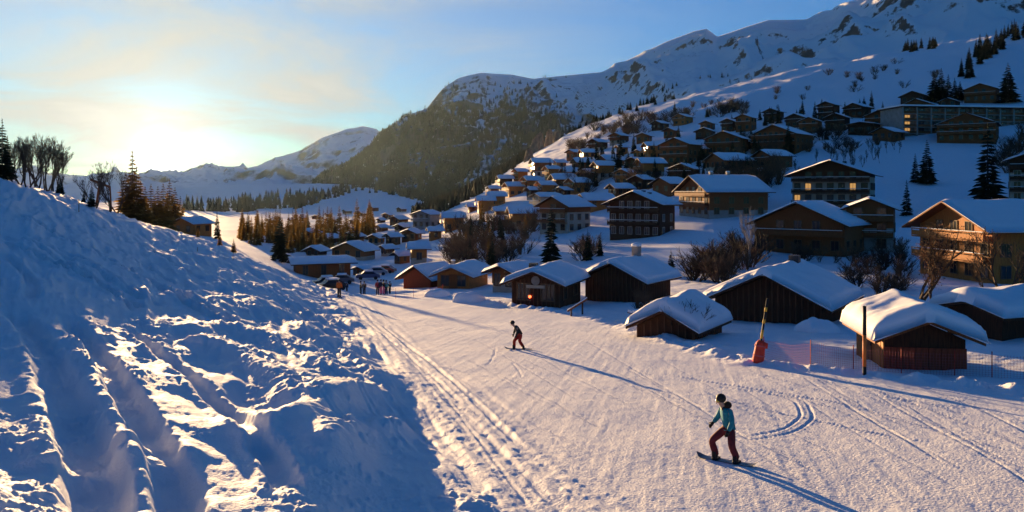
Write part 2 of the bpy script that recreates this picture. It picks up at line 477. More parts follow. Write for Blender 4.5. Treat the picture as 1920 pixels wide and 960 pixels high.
# piste mask: 1 on the groomed run, 0 on the bank and among the huts
bank_edge = np.array([unproject(*p) for p in [(640,556),(690,620),(760,720),(860,850),(960,960)]] + [(0.6, 9.0), (0.2, 3.0)])
o = np.argsort(bank_edge[:, 1]); EDGE_L = np.interp(YY, bank_edge[o, 1], bank_edge[o, 0])
right_edge = np.array([unproject(*p) for p in [(800,548),(940,572),(1100,592),(1280,648),(1420,684),(1620,704),(1920,742)]] + [(24.0, 20.0), (30, 3.0)])
o = np.argsort(right_edge[:, 1]); EDGE_R = np.interp(YY, right_edge[o, 1], right_edge[o, 0])
NEARM = 1 - sstep(100, 118, YY)
PISTE = sstep(-1.0, 1.5, XX - EDGE_L) * sstep(-0.6, 0.8, EDGE_R - XX) * NEARM
BANK = (1 - sstep(-1.5, 1.0, XX - EDGE_L)) * NEARM
RIGHT = sstep(-0.2, 0.8, XX - EDGE_R) * NEARM

# wind-packed and cut-up snow of the bank
ca, sa = math.cos(math.radians(28)), math.sin(math.radians(28))
AX, AY = XX*ca + YY*sa, -XX*sa + YY*ca                 # AY runs along the fall line tracks
n1 = fbm(AX/2.6, AY/7.5, 4)
bill = fbm(XX/3.4 + 5, YY/4.6, 4)
n2 = fbm(AX/0.9 + 30, AY/2.4, 4)
chop = sstep(-0.02, 0.22, fbm(XX/3.2 + 9, YY/4.0, 3) + .25*fbm(AX/1.2, AY/8, 2))
crumb = np.maximum(fbm(XX/0.42, YY/0.42, 4, .62) - .02, 0)
far_b = sstep(16, 42, YY)
DZ += BANK * (0.20*n1 + 0.27*bill + (0.04 + 0.08*far_b)*n2 + (0.03 + 0.15*chop)*crumb + 0.05*chop*np.maximum(fbm(XX/0.2, YY/0.2, 3), 0) + 0.010*fbm(XX/0.11, YY/0.11, 2))
rows_w = np.clip(YY/20.0, 0.5, 2.2)
DZ += BANK * 0.11*rows_w*far_b*np.abs(fbm(AX/0.55*1.0/rows_w, AY/9.0, 3))*-2.0
# groomed run: fine corduroy crumbs and many crossing ski marks
ga, gb = XX*.82 + YY*.57, -XX*.57 + YY*.82             # along the run of most tracks
DZ += PISTE * (0.006*fbm(XX/0.40, YY/0.40, 3) + 0.05*fbm(XX/3.0, YY/5.0, 3) + 0.006*fbm(XX/0.12, YY/0.14, 2)
               + 0.012*fbm(ga/0.16, gb/3.2, 3) + 0.008*fbm((XX*.97 - YY*.2)/0.2 + 40, (YY*.97 + XX*.2)/4.0, 2))
edge_band = np.exp(-((XX - EDGE_L - 0.6) / 2.2)**2) * NEARM
ex, ey = bank_edge[0] - bank_edge[4]; el = math.hypot(ex, ey); ex /= el; ey /= el
EA, EB = XX*ey - YY*ex, XX*ex + YY*ey
DZ += edge_band * (0.075*fbm(EA/0.30, EB/7.0, 4) + 0.04*crumb + 0.015*fbm(XX/0.15, YY/0.2, 3))
# ploughed crumbs along the right edge, untracked snow among the huts
redge = np.exp(-((XX - EDGE_R) / 0.8)**2) * NEARM
DZ += redge * (0.22 + 0.30*fbm(XX/0.6, YY/0.7, 4))
DZ += RIGHT * (0.16*fbm(XX/3.5, YY/3.5, 4) + 0.03*fbm(XX/0.5, YY/0.5, 3))

# ruts and drifts that can be told apart on the bank
trench([(20,565),(70,640),(120,740),(165,850),(185,990)], .80, .42, .15, .5, .10)
trench([(120,580),(190,680),(265,800),(320,900),(350,990)], .62, .36, .18, .5, .10)
trench([(230,600),(330,690),(420,770),(500,850),(540,930)], .40, .22, .3, .8, .15)
trench([(0,470),(60,520),(60,560)], .5, .3)
for k in range(10):
    x0 = rnd.uniform(-20, 330); y0 = 350 + 0.30*x0 + rnd.uniform(15, 110)
    L = rnd.uniform(150, 330)
    trench([(x0, y0), (x0 + L*.5, y0 + L*.24 + rnd.uniform(-6, 6)), (x0 + L, y0 + L*.50 + rnd.uniform(-10, 10))], rnd.uniform(.3, .5), rnd.uniform(.14, .28), .5, .9, .2)
for k in range(16):
    x0 = rnd.uniform(330, 720); y0 = 545 + (x0 - 330)*.10 + rnd.uniform(-30, 40)
    L = rnd.uniform(180, 420)
    trench([(x0, y0), (x0 + L*.4, y0 + L*.30), (x0 + L*.95, y0 + L*.82)], rnd.uniform(.12, .22), rnd.uniform(.02, .05), .5, .4, .05)
for k in range(46):
    x0 = rnd.uniform(700, 1700); y0 = rnd.uniform(570, 700) if x0 < 1300 else rnd.uniform(700, 760)
    L = rnd.uniform(120, 420); sl_ = rnd.uniform(.15, .62); cv = rnd.uniform(-.35, .35)
    trench([(x0, y0), (x0 + L*.5, y0 + L*(sl_*.5 + cv*.12)), (x0 + L, y0 + L*sl_)], rnd.uniform(.06, .11), rnd.uniform(.008, .022), .4, .2, .0)
for px in ([(880,690),(915,685),(925,670),(930,650)], [(960,680),(972,694),(978,708)], [(1430,735),(1490,750),(1505,780),(1470,805),(1400,822)], [(1440,728),(1512,752),(1528,785),(1490,812),(1395,832)],
           [(1130,700),(1330,790),(1560,900)], [(780,600),(900,640),(1100,760)], [(1230,700),(1600,760),(1900,850)], [(1000,960),(900,830),(800,700),(700,600)]):
    trench(px, .09, .018, .5, .3, .02)
drift([(300,625),(420,660),(520,720),(560,775)], 1.6, .5, .45, .15)
drift([(395,600),(500,640),(600,690),(690,735)], 1.5, .6, .40, .1)
drift([(540,600),(640,660),(720,735)], 1.2, .7, .40, .1)
drift([(440,850),(560,800),(650,755),(722,728)], 1.3, .6, .55, .05)
drift([(600,890),(660,830),(720,810),(790,815)], .9, .7, .50, .2)
drift([(0,600),(50,660),(95,740)], .9, .5, .26, .3)
drift([(100,640),(160,670),(225,745)], .8, .55, .26, .3)
drift([(0,830),(70,870),(135,915)], .9, .6, .30, .3)
drift([(215,860),(270,850),(325,890)], .7, .5, .26, .3)
# far slopes
FARM = sstep(105, 180, YY)
HILL = sstep(820, 1000, UU)
DZ += FARM * (0.5 + 0.5*HILL) * (0.0032*YY*fbm(XX/30, YY/40, 5) + HILL*0.010*YY*sstep(330, 560, YY)*(ridged(XX/90 + 4, YY/240 - XX/200, 5) - .5))
GZ = ZB + DZ
ground_me = fast_mesh('ground', np.stack([XX, YY, GZ], -1).reshape(-1, 3), grid_quads(*XX.shape), SNOW)
ground = tag(link('ground', ground_me), kind='structure')

def gz(u, Y): return float(bilin(GZ, GU, GT, np.array([u], float), np.array([math.log(Y)]))[0])
def locate(u, py, y0=20.0, y1=760.0):
    """first place along column u, between two depths, where the ground shows at row py"""
    ys = np.exp(np.linspace(math.log(y0), math.log(y1), 500))
    z = bilin(GZ, GU, GT, np.full(500, float(u)), np.log(ys))
    rows = HZ - z / ys * F
    k = np.nonzero(rows <= py)[0]
    y = float(ys[k[0]]) if len(k) else float(ys[int(np.argmin(rows))])
    return Vector(((u - 960) / F * y, y, gz(u, y)))

# ------------------------------------------------------------------ mountains
def mountain(name, ridge, base, m, amp, wl, prof=1.0, nu=420, nv=170, u0=None, u1=None, seed=0.0, back=1.5):
    r = np.array(ridge, float); b = np.array(base, float)
    us = np.linspace(u0 if u0 is not None else r[0,0], u1 if u1 is not None else r[-1,0], nu)
    v = np.concatenate([np.linspace(0, 1, nv), np.linspace(1, back, 24)[1:]])
    ry = np.interp(us, r[:,0], r[:,2]); rz = (HZ - np.interp(us, r[:,0], r[:,1])) / F * ry
    by = np.interp(us, b[:,0], b[:,2]); bz = (HZ - np.interp(us, b[:,0], b[:,1])) / F * by
    V = v[:, None]
    Y = by + (ry - by) * V
    X = (us[None, :] - 960) / F * Y
    up = np.clip(V, 0, 1)
    Z = bz + (rz - bz) * (prof*up + (1 - prof)*up*up) - np.clip(V - 1, 0, 1) * (ry - by) * 0.8
    env = (0.25 + 0.75*np.sin(np.clip(V, 0, 1) * math.pi)) * (1 - .85*np.exp(-((V - 1)/.03)**2))
    Z = Z + amp * env * (ridged(X/wl + seed, Y/wl + X/wl*.35, 6, .5) - .45)
    me = fast_mesh(name, np.stack([X, Y, Z], -1).reshape(-1, 3), grid_quads(*X.shape), m)
    o = tag(link(name, me), kind='structure')
    return X, Y, Z, us, v
ROCKY = rock_snow('snowy rock', 1.10, 1.20, 0.03)
ROCKY_S = rock_snow('mostly snowy alpine slope', 0.87, 0.94, 0.05)
ROCKY_F = rock_snow('far limestone crag', 1.10, 1.24, 0.012)
M1 = mountain('forested_mountain',
  [(520,372,2500),(590,346,2500),(640,318,2600),(690,280,2650),(720,243,2700),(760,217,2700),(800,203,2750),(830,166,2800),(860,146,2850),(900,137,2900),(960,140,2900),(1000,148,2900),(1060,142,2900),(1120,136,2900),(1190,150,2900),(1300,190,2800),(1500,260,2700)],
  [(520,388,2100),(700,378,1950),(840,396,1600),(1000,420,1250),(1500,400,1250)], ROCKY, 120, 300, 0.75, seed=3.1)
M2 = mountain('alpine_mountain',
  [(980,165,2700),(1060,146,2700),(1130,135,2700),(1190,107,2750),(1250,78,2800),(1300,58,2850),(1325,53,2850),(1345,68,2850),(1400,50,2800),(1440,38,2800),(1510,38,2750),(1560,25,2700),(1600,4,2650),(1640,-25,2600),(1700,-70,2550),(1800,-120,2500),(1920,-170,2450),(2300,-260,2400),(2900,-300,2400)],
  [(980,200,2600),(1080,215,2300),(1200,235,1500),(1300,260,1000),(1600,200,950),(1920,140,950),(2900,0,950)], ROCKY_S, 175, 480, 0.8, 520, 190, seed=8.4)
M3 = mountain('far_mountain',
  [(-900,290,5200),(-200,305,5000),(0,322,5000),(150,338,5000),(300,340,5000),(350,328,5200),(385,317,5200),(408,330,5000),(440,329,4600),(500,307,4500),(560,290,4400),(600,262,4300),(640,248,4300),(680,237,4300),(705,242,4300),(740,270,4300),(900,330,4300)],
  [(-900,365,2300),(900,365,2300)], ROCKY_F, 190, 620, 0.8, 320, 110, u0=-200, seed=1.7, back=1.1)

# ------------------------------------------------------------------ trees
def spruce_mesh(seed, layers=22, per=10, h=1.0, rad=0.20, m=NEEDLE, droop=0.35):
    """crown of unit height: whorls of drooping boughs, each split in needle-clad fingers"""
    r = random.Random(seed); b = MB()
    for L in range(layers):
        f = L / (layers - 1)
        z = 0.07 + 0.92 * f
        R = rad * (1 - f) ** 0.85 * (0.88 + .24 * r.random()) + 0.012
        n = max(4, int(per * (1 - .55 * f)))
        a0 = r.random() * 6.28
        for k in range(n):
            if r.random() < .08: continue
            a = a0 + 6.283 * k / n + r.uniform(-.25, .25)
            rr = R * r.uniform(.72, 1.14)
            d = Vector((math.cos(a), math.sin(a), 0)); s = Vector((-d.y, d.x, 0))
            zz = z + r.uniform(-.012, .012)
            for q in (-1, 0, 1):
                dd = (d + s * q * .45).normalized(); ss = Vector((-dd.y, dd.x, 0))
                ln = rr * (1 if q == 0 else .72); w = rr * .17 + .006
                p0 = Vector((0, 0, zz)); p1 = dd * ln * .55 + Vector((0, 0, zz - droop * ln * .25)); p2 = dd * ln + Vector((0, 0, zz - droop * ln * r.uniform(.7, 1.2)))
                dn = Vector((0, 0, -w * r.uniform(.8, 1.6)))
                b.add([p0, p1 + ss * w, p2, p1 - ss * w, p1 + dn], [(0, 1, 2, 3), (0, 4, 2)])
    b.tube([(0, 0, .93), (0, 0, 1.02)], [.006, .001], 4)
    return b.mesh('crown', m)
def trunk_mesh(top=.95, r0=.016):
    b = MB(); b.tube([(0, 0, -.06), (0, 0, .3), (0, 0, top)], [r0, r0 * .75, r0 * .15], 6)
    return b.mesh('trunk', BARK)
SPRUCE = [spruce_mesh(s, 22, 10, 1, .17 + .03*(s % 3)) for s in range(4)]
SPRUCE_S = [spruce_mesh(40 + s, 24, 11, 1, .20, NEEDLE_S) for s in range(2)]
SPRUCE_B = [spruce_mesh(60 + s, 20, 9, 1, .17, NEEDLE_B) for s in range(2)]
TRUNK = trunk_mesh()
def conifer(u, py, top, label, group=None, wf=1.0, kind='n', y0=20, y1=760, at=None, name='spruce_tree'):
    p = at if at is not None else locate(u, py, y0, y1)
    h = (py - top) / F * p.y
    o = empty('larch_tree' if kind == 'b' and name == 'spruce_tree' else name, p, rnd.random() * 6.28, label, 'tree', group)
    me = rnd.choice({'n': SPRUCE, 's': SPRUCE_S, 'b': SPRUCE_B}[kind])
    c = link('crown', me, o); c.scale = (h * wf, h * wf, h)
    t = link('trunk', TRUNK, o); t.scale = (h, h, h)
    return o

def bare_mesh(seed, stems=1, spread=.5, depth=5, twig=BARK, leaf=None, nleaf=0, thick=.02):
    r = random.Random(seed); b = MB(); tips = []
    def grow(p, d, ln, rad, lev):
        n = 3 if lev < 5 else 1; pts = [p]; q = p.copy(); dd = d.copy()
        for i in range(n):
            dd = (dd + Vector((r.uniform(-1, 1), r.uniform(-1, 1), r.uniform(-.3, .6))) * .16).normalized()
            q = q + dd * ln / n; pts.append(q.copy())
        rad = max(rad, .0019)
        b.tube(pts, [rad, rad*.85, rad*.7, rad*.5] if n == 3 else [rad, rad*.6], 5 if lev < 2 else 3, 0, False)
        if lev >= depth: tips.append((q, dd)); return
        for k in range(3 if lev < 3 else 4):
            a = r.uniform(0, 6.28); sp = r.uniform(.35, .95) * (spread + .5)
            ax = Vector((math.cos(a), math.sin(a), r.uniform(-.2, .5)))
            nd = (dd + ax * sp * .8 + Vector((0, 0, .12))).normalized()
            st = pts[min(len(pts) - 1, r.choice((1, 2, 3, 3)))]
            grow(st, nd, ln * r.uniform(.52, .78), rad * .5, lev + 1)
        if lev < 3: grow(q, dd, ln * .75, rad * .55, lev + 1)
    for s in range(stems):
        a = r.uniform(0, 6.28); k = 0 if stems == 1 else r.uniform(.15, .6)
        grow(Vector((0, 0, -.03)), Vector((math.cos(a) * k, math.sin(a) * k, 1)).normalized(), .34 if stems == 1 else .30, thick, 1 if stems == 1 else 2)
    zmax = max(v[2] for v in b.v)
    b.v = [(x / zmax, y / zmax, z / zmax) for x, y, z in b.v]
    l = None
    if leaf:
        l = MB()
        for q, dd in tips:
            for k in range(nleaf):
                c = q / zmax + Vector((r.uniform(-1, 1), r.uniform(-1, 1), r.uniform(-1, 1))) * .05
                e1 = Vector((r.uniform(-1, 1), r.uniform(-1, 1), r.uniform(-1, 1))).normalized() * .013
                e2 = Vector((r.uniform(-1, 1), r.uniform(-1, 1), r.uniform(-1, 1))).normalized() * .013
                l.add([c - e1, c + e2, c + e1], [(0, 1, 2)])
        l = l.mesh('leaves', leaf)
    return b.mesh('branches', twig), l
BARE = [bare_mesh(1, 1, .35, 6, BARK), bare_mesh(2, 1, .3, 6, BARK), bare_mesh(3, 2, .35, 6, BARK)]
BIRCHES = [bare_mesh(11, 1, .25, 6, BIRCH)]
RUSTY = [bare_mesh(21, 2, .55, 5, TWIG_D, TWIG_L, 12), bare_mesh(22, 1, .5, 5, BARK, TWIG_L, 5)]
SHRUB = [bare_mesh(31, 6, .55, 5, TWIG), bare_mesh(32, 7, .55, 5, TWIG_D), bare_mesh(33, 6, .5, 5, TWIG, TWIG_L, 1), bare_mesh(34, 4, .6, 5, TWIG_D), bare_mesh(35, 5, .5, 5, TWIG)]
def bare(u, py, top, label, pool, group=None, wf=1.0, y0=20, y1=760, name='bare_tree', cat='tree', at=None):
    p = at if at is not None else locate(u, py, y0, y1)
    h = (py - top) / F * p.y
    if name == 'shrub':
        p = p - Vector((0, 0, .28*h)); h *= 1.28; wf *= rnd.uniform(.85, 1.2)
    o = empty(name, p, rnd.random() * 6.28, label, cat, group)
    br, lf = rnd.choice(pool)
    c = link('branches', br, o); c.scale = (h * wf, h * wf, h)
    if lf:
        c = link('leaves', lf, o); c.scale = (h * wf, h * wf, h)
    return o

def inpoly(x, y, poly):
    c = False; j = len(poly) - 1
    for i in range(len(poly)):
        xi, yi = poly[i]; xj, yj = poly[j]
        if (yi > y) != (yj > y) and x < (xj - xi) * (y - yi) / (yj - yi) + xi: c = not c
        j = i
    return c
def zone(poly, n):
    xs = [p[0] for p in poly]; ys = [p[1] for p in poly]; out = []
    while len(out) < n:
        x = rnd.uniform(min(xs), max(xs)); y = rnd.uniform(min(ys), max(ys))
        if inpoly(x, y, poly): out.append((x, y))
    return sorted(out, key=lambda p: p[1])

def wood_stuff(name, pts, hs, m, wf=.22):
    """a far wood that reads as one mass"""
    n = len(pts); P0 = np.array(pts); H = np.array(hs)[:, None]
    sides = 5; rs = np.random.RandomState(len(pts))
    allv = []; tri = []
    off = 0
    for (z0, z1, r0) in ((.02, .55, wf), (.30, .80, wf*.75), (.58, 1.04, wf*.48)):
        ang = rs.rand(n)[:, None] * 6.28 + np.arange(sides)[None, :] * 6.283 / sides
        jr = r0 * (0.75 + .5 * rs.rand(n, sides)); jz = z0 + .05 * rs.randn(n, sides)
        ring = np.stack([P0[:, None, 0] + H * jr * np.cos(ang), P0[:, None, 1] + H * jr * np.sin(ang), P0[:, None, 2] + H * jz], -1)
        tip = np.stack([P0[:, 0], P0[:, 1], P0[:, 2] + H[:, 0] * z1], -1)[:, None, :]
        v = np.concatenate([ring, tip], 1).reshape(-1, 3)
        b0 = off + np.arange(n)[:, None] * (sides + 1)
        for k in range(sides):
            tri.append(np.stack([b0[:, 0] + k, b0[:, 0] + (k + 1) % sides, b0[:, 0] + sides], -1))
        allv.append(v); off += len(v)
    me = fast_mesh(name, np.concatenate(allv), None, m, False, np.concatenate(tri))
    return link(name, me)

# ---- the wood on the forested mountain
X1, Y1, Z1, us1, v1 = M1
U1 = np.broadcast_to(us1[None, :], X1.shape); R1 = HZ - Z1 / Y1 * F
rs = np.random.RandomState(5)
front = v1 <= 1.0
ii = rs.randint(0, front.sum(), 60000); jj = rs.randint(0, len(us1), 60000)
u_, r_ = U1[ii, jj], R1[ii, jj]
tl = np.interp(u_, [560, 640, 700, 760, 820, 900, 980, 1060, 1140], [352, 300, 262, 215, 205, 198, 190, 235, 300])
dens = sstep(-12, 14, r_ - tl + 18 * fbm(u_/40, r_/25, 3))
gap = sstep(.02, .24, fbm(u_/30 + 3 + r_/60, r_/60, 4))
gap2 = np.clip(np.exp(-((u_ - 935 + (r_ - 280)*.75)/13)**2) * sstep(255, 265, r_) * (1 - sstep(310, 320, r_)) + np.exp(-((u_-810)/14)**2 - ((r_-318)/22)**2)*1.2 + np.exp(-((u_-740)/34)**2 - ((r_-300)/14)**2)*.8, 0, 1)
up_sparse = .05 * sstep(140, 175, r_)
pk = np.clip(dens * (1 - .85*gap) * (1 - gap2), 0, 1) + up_sparse
low_ = np.interp(u_, [560,600,700,760,840,900,1000], [343,346,362,372,390,402,420])
sel = np.nonzero((rs.rand(60000) < pk) & (u_ < 1150) & (r_ < low_))[0][:12000]
jit = rs.randn(len(sel), 2) * 3
pts = np.stack([X1[ii[sel], jj[sel]] + jit[:, 0], Y1[ii[sel], jj[sel]] + jit[:, 1], Z1[ii[sel], jj[sel]] - 1.5], -1)
FOREST = mat('distant forest needles', (0.020, 0.026, 0.014), 0.95, (0.045, 0.050, 0.026), 0.05, spec=0.1)
tag(wood_stuff('forest', pts, 11 + 8 * rs.rand(len(sel)), FOREST, .24), 'dense conifer forest covering the flank of the snowy mountain', 'forest', kind='stuff')

# ---- woods at the edge of the hillside and on the valley meadows
def ground_wood(name, polys, hmin, hmax, m, label, y0, y1, cat='forest'):
    pts = []; hs = []
    for poly, n in polys:
        for (x, y) in zone(poly, n):
            p = locate(x, y, y0, y1); pts.append((p.x, p.y, p.z - .5)); hs.append(rnd.uniform(hmin, hmax))
    tag(wood_stuff(name, pts, hs, m), label, cat, kind='stuff')
LARCH = mat('brown larch wood', (0.026, 0.025, 0.013), 0.95, (0.060, 0.050, 0.026), 0.08, spec=0.1)
ground_wood('forest', [([(790,418),(900,365),(985,300),(1000,262),(960,262),(900,300),(840,370),(770,405)], 900)], 5, 9, LARCH, 'brown larch wood along the steep left edge of the village hillside', 250, 640)
ground_wood('forest', [([(470,392),(560,375),(640,352),(720,345),(640,368),(560,392)], 170), ([(690,362),(760,352),(860,372),(820,385),(740,366)], 260), ([(330,398),(480,372),(600,360),(560,382),(420,404)], 90)],
            12, 20, LARCH, 'hedge-like strips of woodland across the far snowy meadow', 900, 2300)

# ------------------------------------------------------------------ single conifers
V = 'conifers of the village hillside'
for a in [
 (1033,492,383,'tall spruce standing alone in front of the white-walled chalet',1.15,'n',120,230),
 (1738,346,263,'tallest spruce of the pair on the open snow below the long apartment block',1.25,'n',180,280),
 (1716,342,288,'shorter spruce of the pair on the open snow below the long apartment block',1.2,'n',180,280),
 (1852,380,232,'very large dark spruce between the upper chalet and the golden chalet',1.35,'n',140,260),
 (1700,404,338,'small spruce on the snow beside the golden chalet roof',1.1,'n',150,240),
 (1258,522,468,'little spruce poking up behind the dark barn with a stone chimney',1.2,'n',85,140),
 (1478,290,228,'dark spruce beside the brown chalet above the shaded meadow',1.0,'n',200,330),
 (525,492,404,'big snow dusted spruce standing just beyond the bank of snow',1.3,'s',135,220),
 (407,446,394,'slim spruce beyond the bank near the half hidden chalet',1.0,'n',90,200),
 (248,434,288,'tallest larch against the sun on the crest of the bank',1.1,'b',150,240),
 (283,434,345,'larch directly below the sun on the crest of the bank',1.5,'b',150,240),
 (318,434,338,'broad larch beside the half hidden chalet, last of the clump below the sun',1.6,'b',150,240),
 (264,434,340,'low bushy larch inside the clump below the sun',1.6,'b',150,240),
 (4,338,226,'dense spruce beside the row of bare trees on the bank',1.3,'n',67,96),
 (14,338,255,'shorter spruce behind the dense one beside the bare trees',1.2,'n',70,98),
 (113,362,330,'tiny spruce at the foot of the row of bare trees',1.3,'n',72,100),
 (172,388,345,'small spruce beside the leaning timber beam',1.4,'n',74,110),
 (157,376,352,'knee high spruce on the bank crest before the timber beam',1.3,'n',74,110),
 (371,440,420,'stubby larch just behind the bank crest near the hidden chalet',1.5,'b',90,130),
 (412,462,438,'round little larch on the bank crest near the slim spruce',1.6,'b',90,130),
 (438,474,448,'squat larch on the crest before the big snow dusted spruce',1.7,'b',90,130),
 (922,508,440,'spruce among brown brush above the honey coloured chalet',1.0,'n',130,200),
 (1102,488,430,'slender spruce on the snow below the dark hotel',.9,'n',125,200),
 (1125,480,440,'small dark spruce below the corner of the dark hotel',.9,'n',125,200),
 (1160,330,262,'spruce rising between two upper chalets of the left group',1.0,'n',250,400),
 (1890,192,118,'tall spruce at the top of the village above the long block',1.4,'n',280,420)]:
    conifer(a[0], a[1], a[2], a[3], None, a[4], a[5], a[6], a[7])
for k, (u, t_) in enumerate([(236,330),(256,318),(272,352),(296,350),(306,345),(328,352),(338,368),(243,352),(290,366),(314,362)]):
    conifer(u, 436, t_, 'golden backlit larch filling the clump below the sun', 'clump below the sun', 1.7, 'b', 150, 240)
for k, (u, t_) in enumerate([(22,262),(38,258),(66,256),(90,250),(106,262),(118,285),(52,262)]):
    bare(u, 346 + k*2, t_, 'slender leafless tree among the row on the crest of the bank', BARE, 'slender trees on the crest', .8, 69, 105)
for u, b_, t_ in [(1752,192,135),(1765,192,128),(1778,192,140),(1790,190,146),(1800,188,152)]:
    conifer(u, b_, t_, 'dark spruce in the tight clump above the long apartment block', 'spruce clump above the long block', 1.5, 'n', 300, 460)
for u, b_, t_ in [(1634,205,170),(1612,212,185),(1528,225,190),(1655,215,190),(1560,222,200),(1460,232,196),(1447,232,200),(1435,236,208),(1500,222,200),(1326,220,200),(1265,210,190),(1620,206,180)]:
    conifer(u, b_, t_, 'dark spruce standing just above the highest chalets', 'spruces above the highest chalets', 1.2, 'n', 300, 560)
for (x, y) in zone([(1790,150),(1830,105),(1880,70),(1925,50),(1925,70),(1890,95),(1850,118),(1810,158)], 34):
    h = rnd.uniform(24, 38)
    conifer(x, y, y - h, 'dark spruce in the diagonal belt climbing the upper right slope', 'diagonal spruce belt', 1.2, 'n', 330, 760)
for (x, y) in zone([(1690,92),(1780,78),(1784,88),(1700,104)], 12):
    conifer(x, y, y - rnd.uniform(14, 24), 'spruce in the grove on the lit shoulder of the slope', 'grove on the shoulder', 1.4, 'n', 500, 760)
for (x, y) in zone([(1060,222),(1180,188),(1300,178),(1380,158),(1330,172),(1200,208),(1090,235)], 46):
    conifer(x, y, y - rnd.uniform(9, 17), 'tiny dark conifer scattered along the shoulder of the hillside', 'conifers along the shoulder', 1.3, 'n', 480, 760)
for (x, y) in zone([(1220,165),(1370,135),(1372,160),(1250,178)], 34):
    k = int(np.argmin(np.abs(M2[3] - x)))
    rr = HZ - M2[2][:190, k] / M2[1][:190, k] * F
    i = int(np.argmin(np.abs(rr - y)))
    p = Vector((M2[0][i, k], M2[1][i, k], M2[2][i, k] - 1))
    conifer(x, y, y - rnd.uniform(7, 13), 'tiny dark conifer on the shaded alpine slope below the pointed summit', 'conifers on the alpine slope', 1.3, 'n', at=p)
for (x, y) in zone([(430,440),(700,420),(705,455),(560,482),(470,462)], 130):
    conifer(x, y, y - rnd.uniform(30, 56), 'brownish larch of the wood on the valley floor', 'valley floor wood', 1.2, 'b', 120, 420)
for (x, y) in zone([(1010,335),(1180,285),(1420,260),(1440,370),(1180,352),(1010,352)], 84):
    conifer(x, y, y - rnd.uniform(24, 42), 'dark spruce growing among the hillside chalets', V, 1.05, rnd.choice('nns'), 190, 420)
for (x, y) in zone([(1300,262),(1420,215),(1640,200),(1700,240),(1560,262),(1420,292),(1320,300)], 22):
    conifer(x, y, y - rnd.uniform(18, 36), 'dark spruce between the shaded upper chalets', 'spruces between upper chalets', 1.15, 'n', 220, 460)
for (x, y) in zone([(800,470),(900,415),(1000,440),(1000,485),(880,505),(800,500)], 18):
    conifer(x, y, y - rnd.uniform(26, 52), 'dark spruce in the brown thicket above the piste chalets', 'conifers in the thicket', 1.0, rnd.choice('nb'), 125, 260)

# ------------------------------------------------------------------ bare trees and brush
for u, b_, t_ in [(30,340,262),(58,348,252),(72,350,246),(84,352,246),(100,358,252),(96,358,262),(46,345,268)]:
    bare(u, b_, t_, 'leafless tree in the row on the crest of the bank', BARE, 'row of bare trees on the crest', .75, 67, 98)
bare(207, 398, 300, 'round crowned leafless tree beside the leaning timber beam', BARE[:2], None, 1.0, 78, 115)
bare(220, 400, 318, 'smaller leafless tree touching the clump below the sun', BARE, None, 1.0, 78, 115)
bare(180, 390, 318, 'thin leafless tree behind the leaning timber beam', BARE, None, .9, 78, 115)
bare(1722, 572, 422, 'wide tree with rusty dead leaves behind the small plank shed', RUSTY[:1], None, 1.05, 56, 85)
bare(1878, 566, 425, 'dark leafless tree in front of the golden chalet', BARE[2:], None, 1.1, 56, 90)
bare(1403, 505, 385, 'pale birch beside the wide brown chalet', BIRCHES, None, .7, 90, 150)
bare(1745, 575, 455, 'rust leaved tree beside the wide one behind the shed', RUSTY[1:], None, .9, 56, 90)
bare(1845, 560, 470, 'small leafless tree at the left of the dark one by the golden chalet', BARE[:2], None, 1.0, 60, 95)
bare(1195, 582, 538, 'brown bush growing against the dark barn with a stone chimney', SHRUB[:1], None, 1.2, 60, 80, 'shrub', 'bush')
bare(1215, 585, 545, 'dry twiggy bush between the barn and the snow laden hut', SHRUB[:1], None, 1.2, 55, 80, 'shrub', 'bush')
bare(1282, 634, 560, 'thin twiggy shrub in front of the snow laden hut roof', SHRUB[1:2], None, 1.0, 42, 50, 'shrub', 'bush')
def brush(poly, n, h0, h1, label, group, y0, y1, pool=SHRUB, wf=1.4, name='shrub', cat='bush'):
    for (x, y) in zone(poly, n):
        bare(x, y, y - rnd.uniform(h0, h1), label, pool, group, wf, y0, y1, name, cat)
brush([(1290,520),(1400,455),(1420,500),(1400,530),(1300,535)], 22, 30, 60, 'brown bush in the thicket between the snowy slope and the big barn', 'thicket behind the big barn', 75, 170)
brush([(1540,520),(1690,500),(1700,545),(1640,560),(1560,520)], 16, 25, 45, 'rust brown bush behind the ridge of the big barn', 'bushes behind the big barn ridge', 70, 130)
brush([(800,505),(880,430),(1000,430),(1010,480),(900,515)], 46, 26, 46, 'brown bush in the wide thicket above the piste chalets', 'wide brown thicket', 115, 260)
brush([(1060,300),(1060,262),(1130,235),(1250,215),(1400,200),(1410,215),(1250,240),(1130,270)], 60, 14, 24, 'reddish brown bush in the band above the left chalets', 'brush band above the chalets', 260, 620)
brush([(1470,330),(1560,285),(1700,270),(1700,300),(1600,320),(1480,345)], 34, 20, 34, 'thin leafless sapling on the shaded slope below the long block', 'saplings on the shaded slope', 190, 330, BARE, .7, 'bare_tree', 'tree')
brush([(1350,310),(1450,290),(1480,345),(1420,365),(1370,345)], 26, 26, 46, 'brown tree crown in the copse beside the white hotel', 'copse beside the white hotel', 170, 300, SHRUB + RUSTY, 1.1)
brush([(1280,205),(1500,150),(1700,110),(1790,150),(1600,185),(1400,205)], 24, 8, 16, 'lone bush dotted over the upper snow slope', 'bushes on the upper slope', 380, 740)
brush([(1850,330),(1925,250),(1925,280),(1880,345)], 10, 24, 44, 'dark bush on the slope at the upper right', 'bushes at the upper right', 150, 320)
brush([(600,545),(650,520),(660,535),(620,550)], 6, 8, 14, 'low dark bush on the shaded flat by the long low building', 'bushes on the shaded flat', 108, 200)
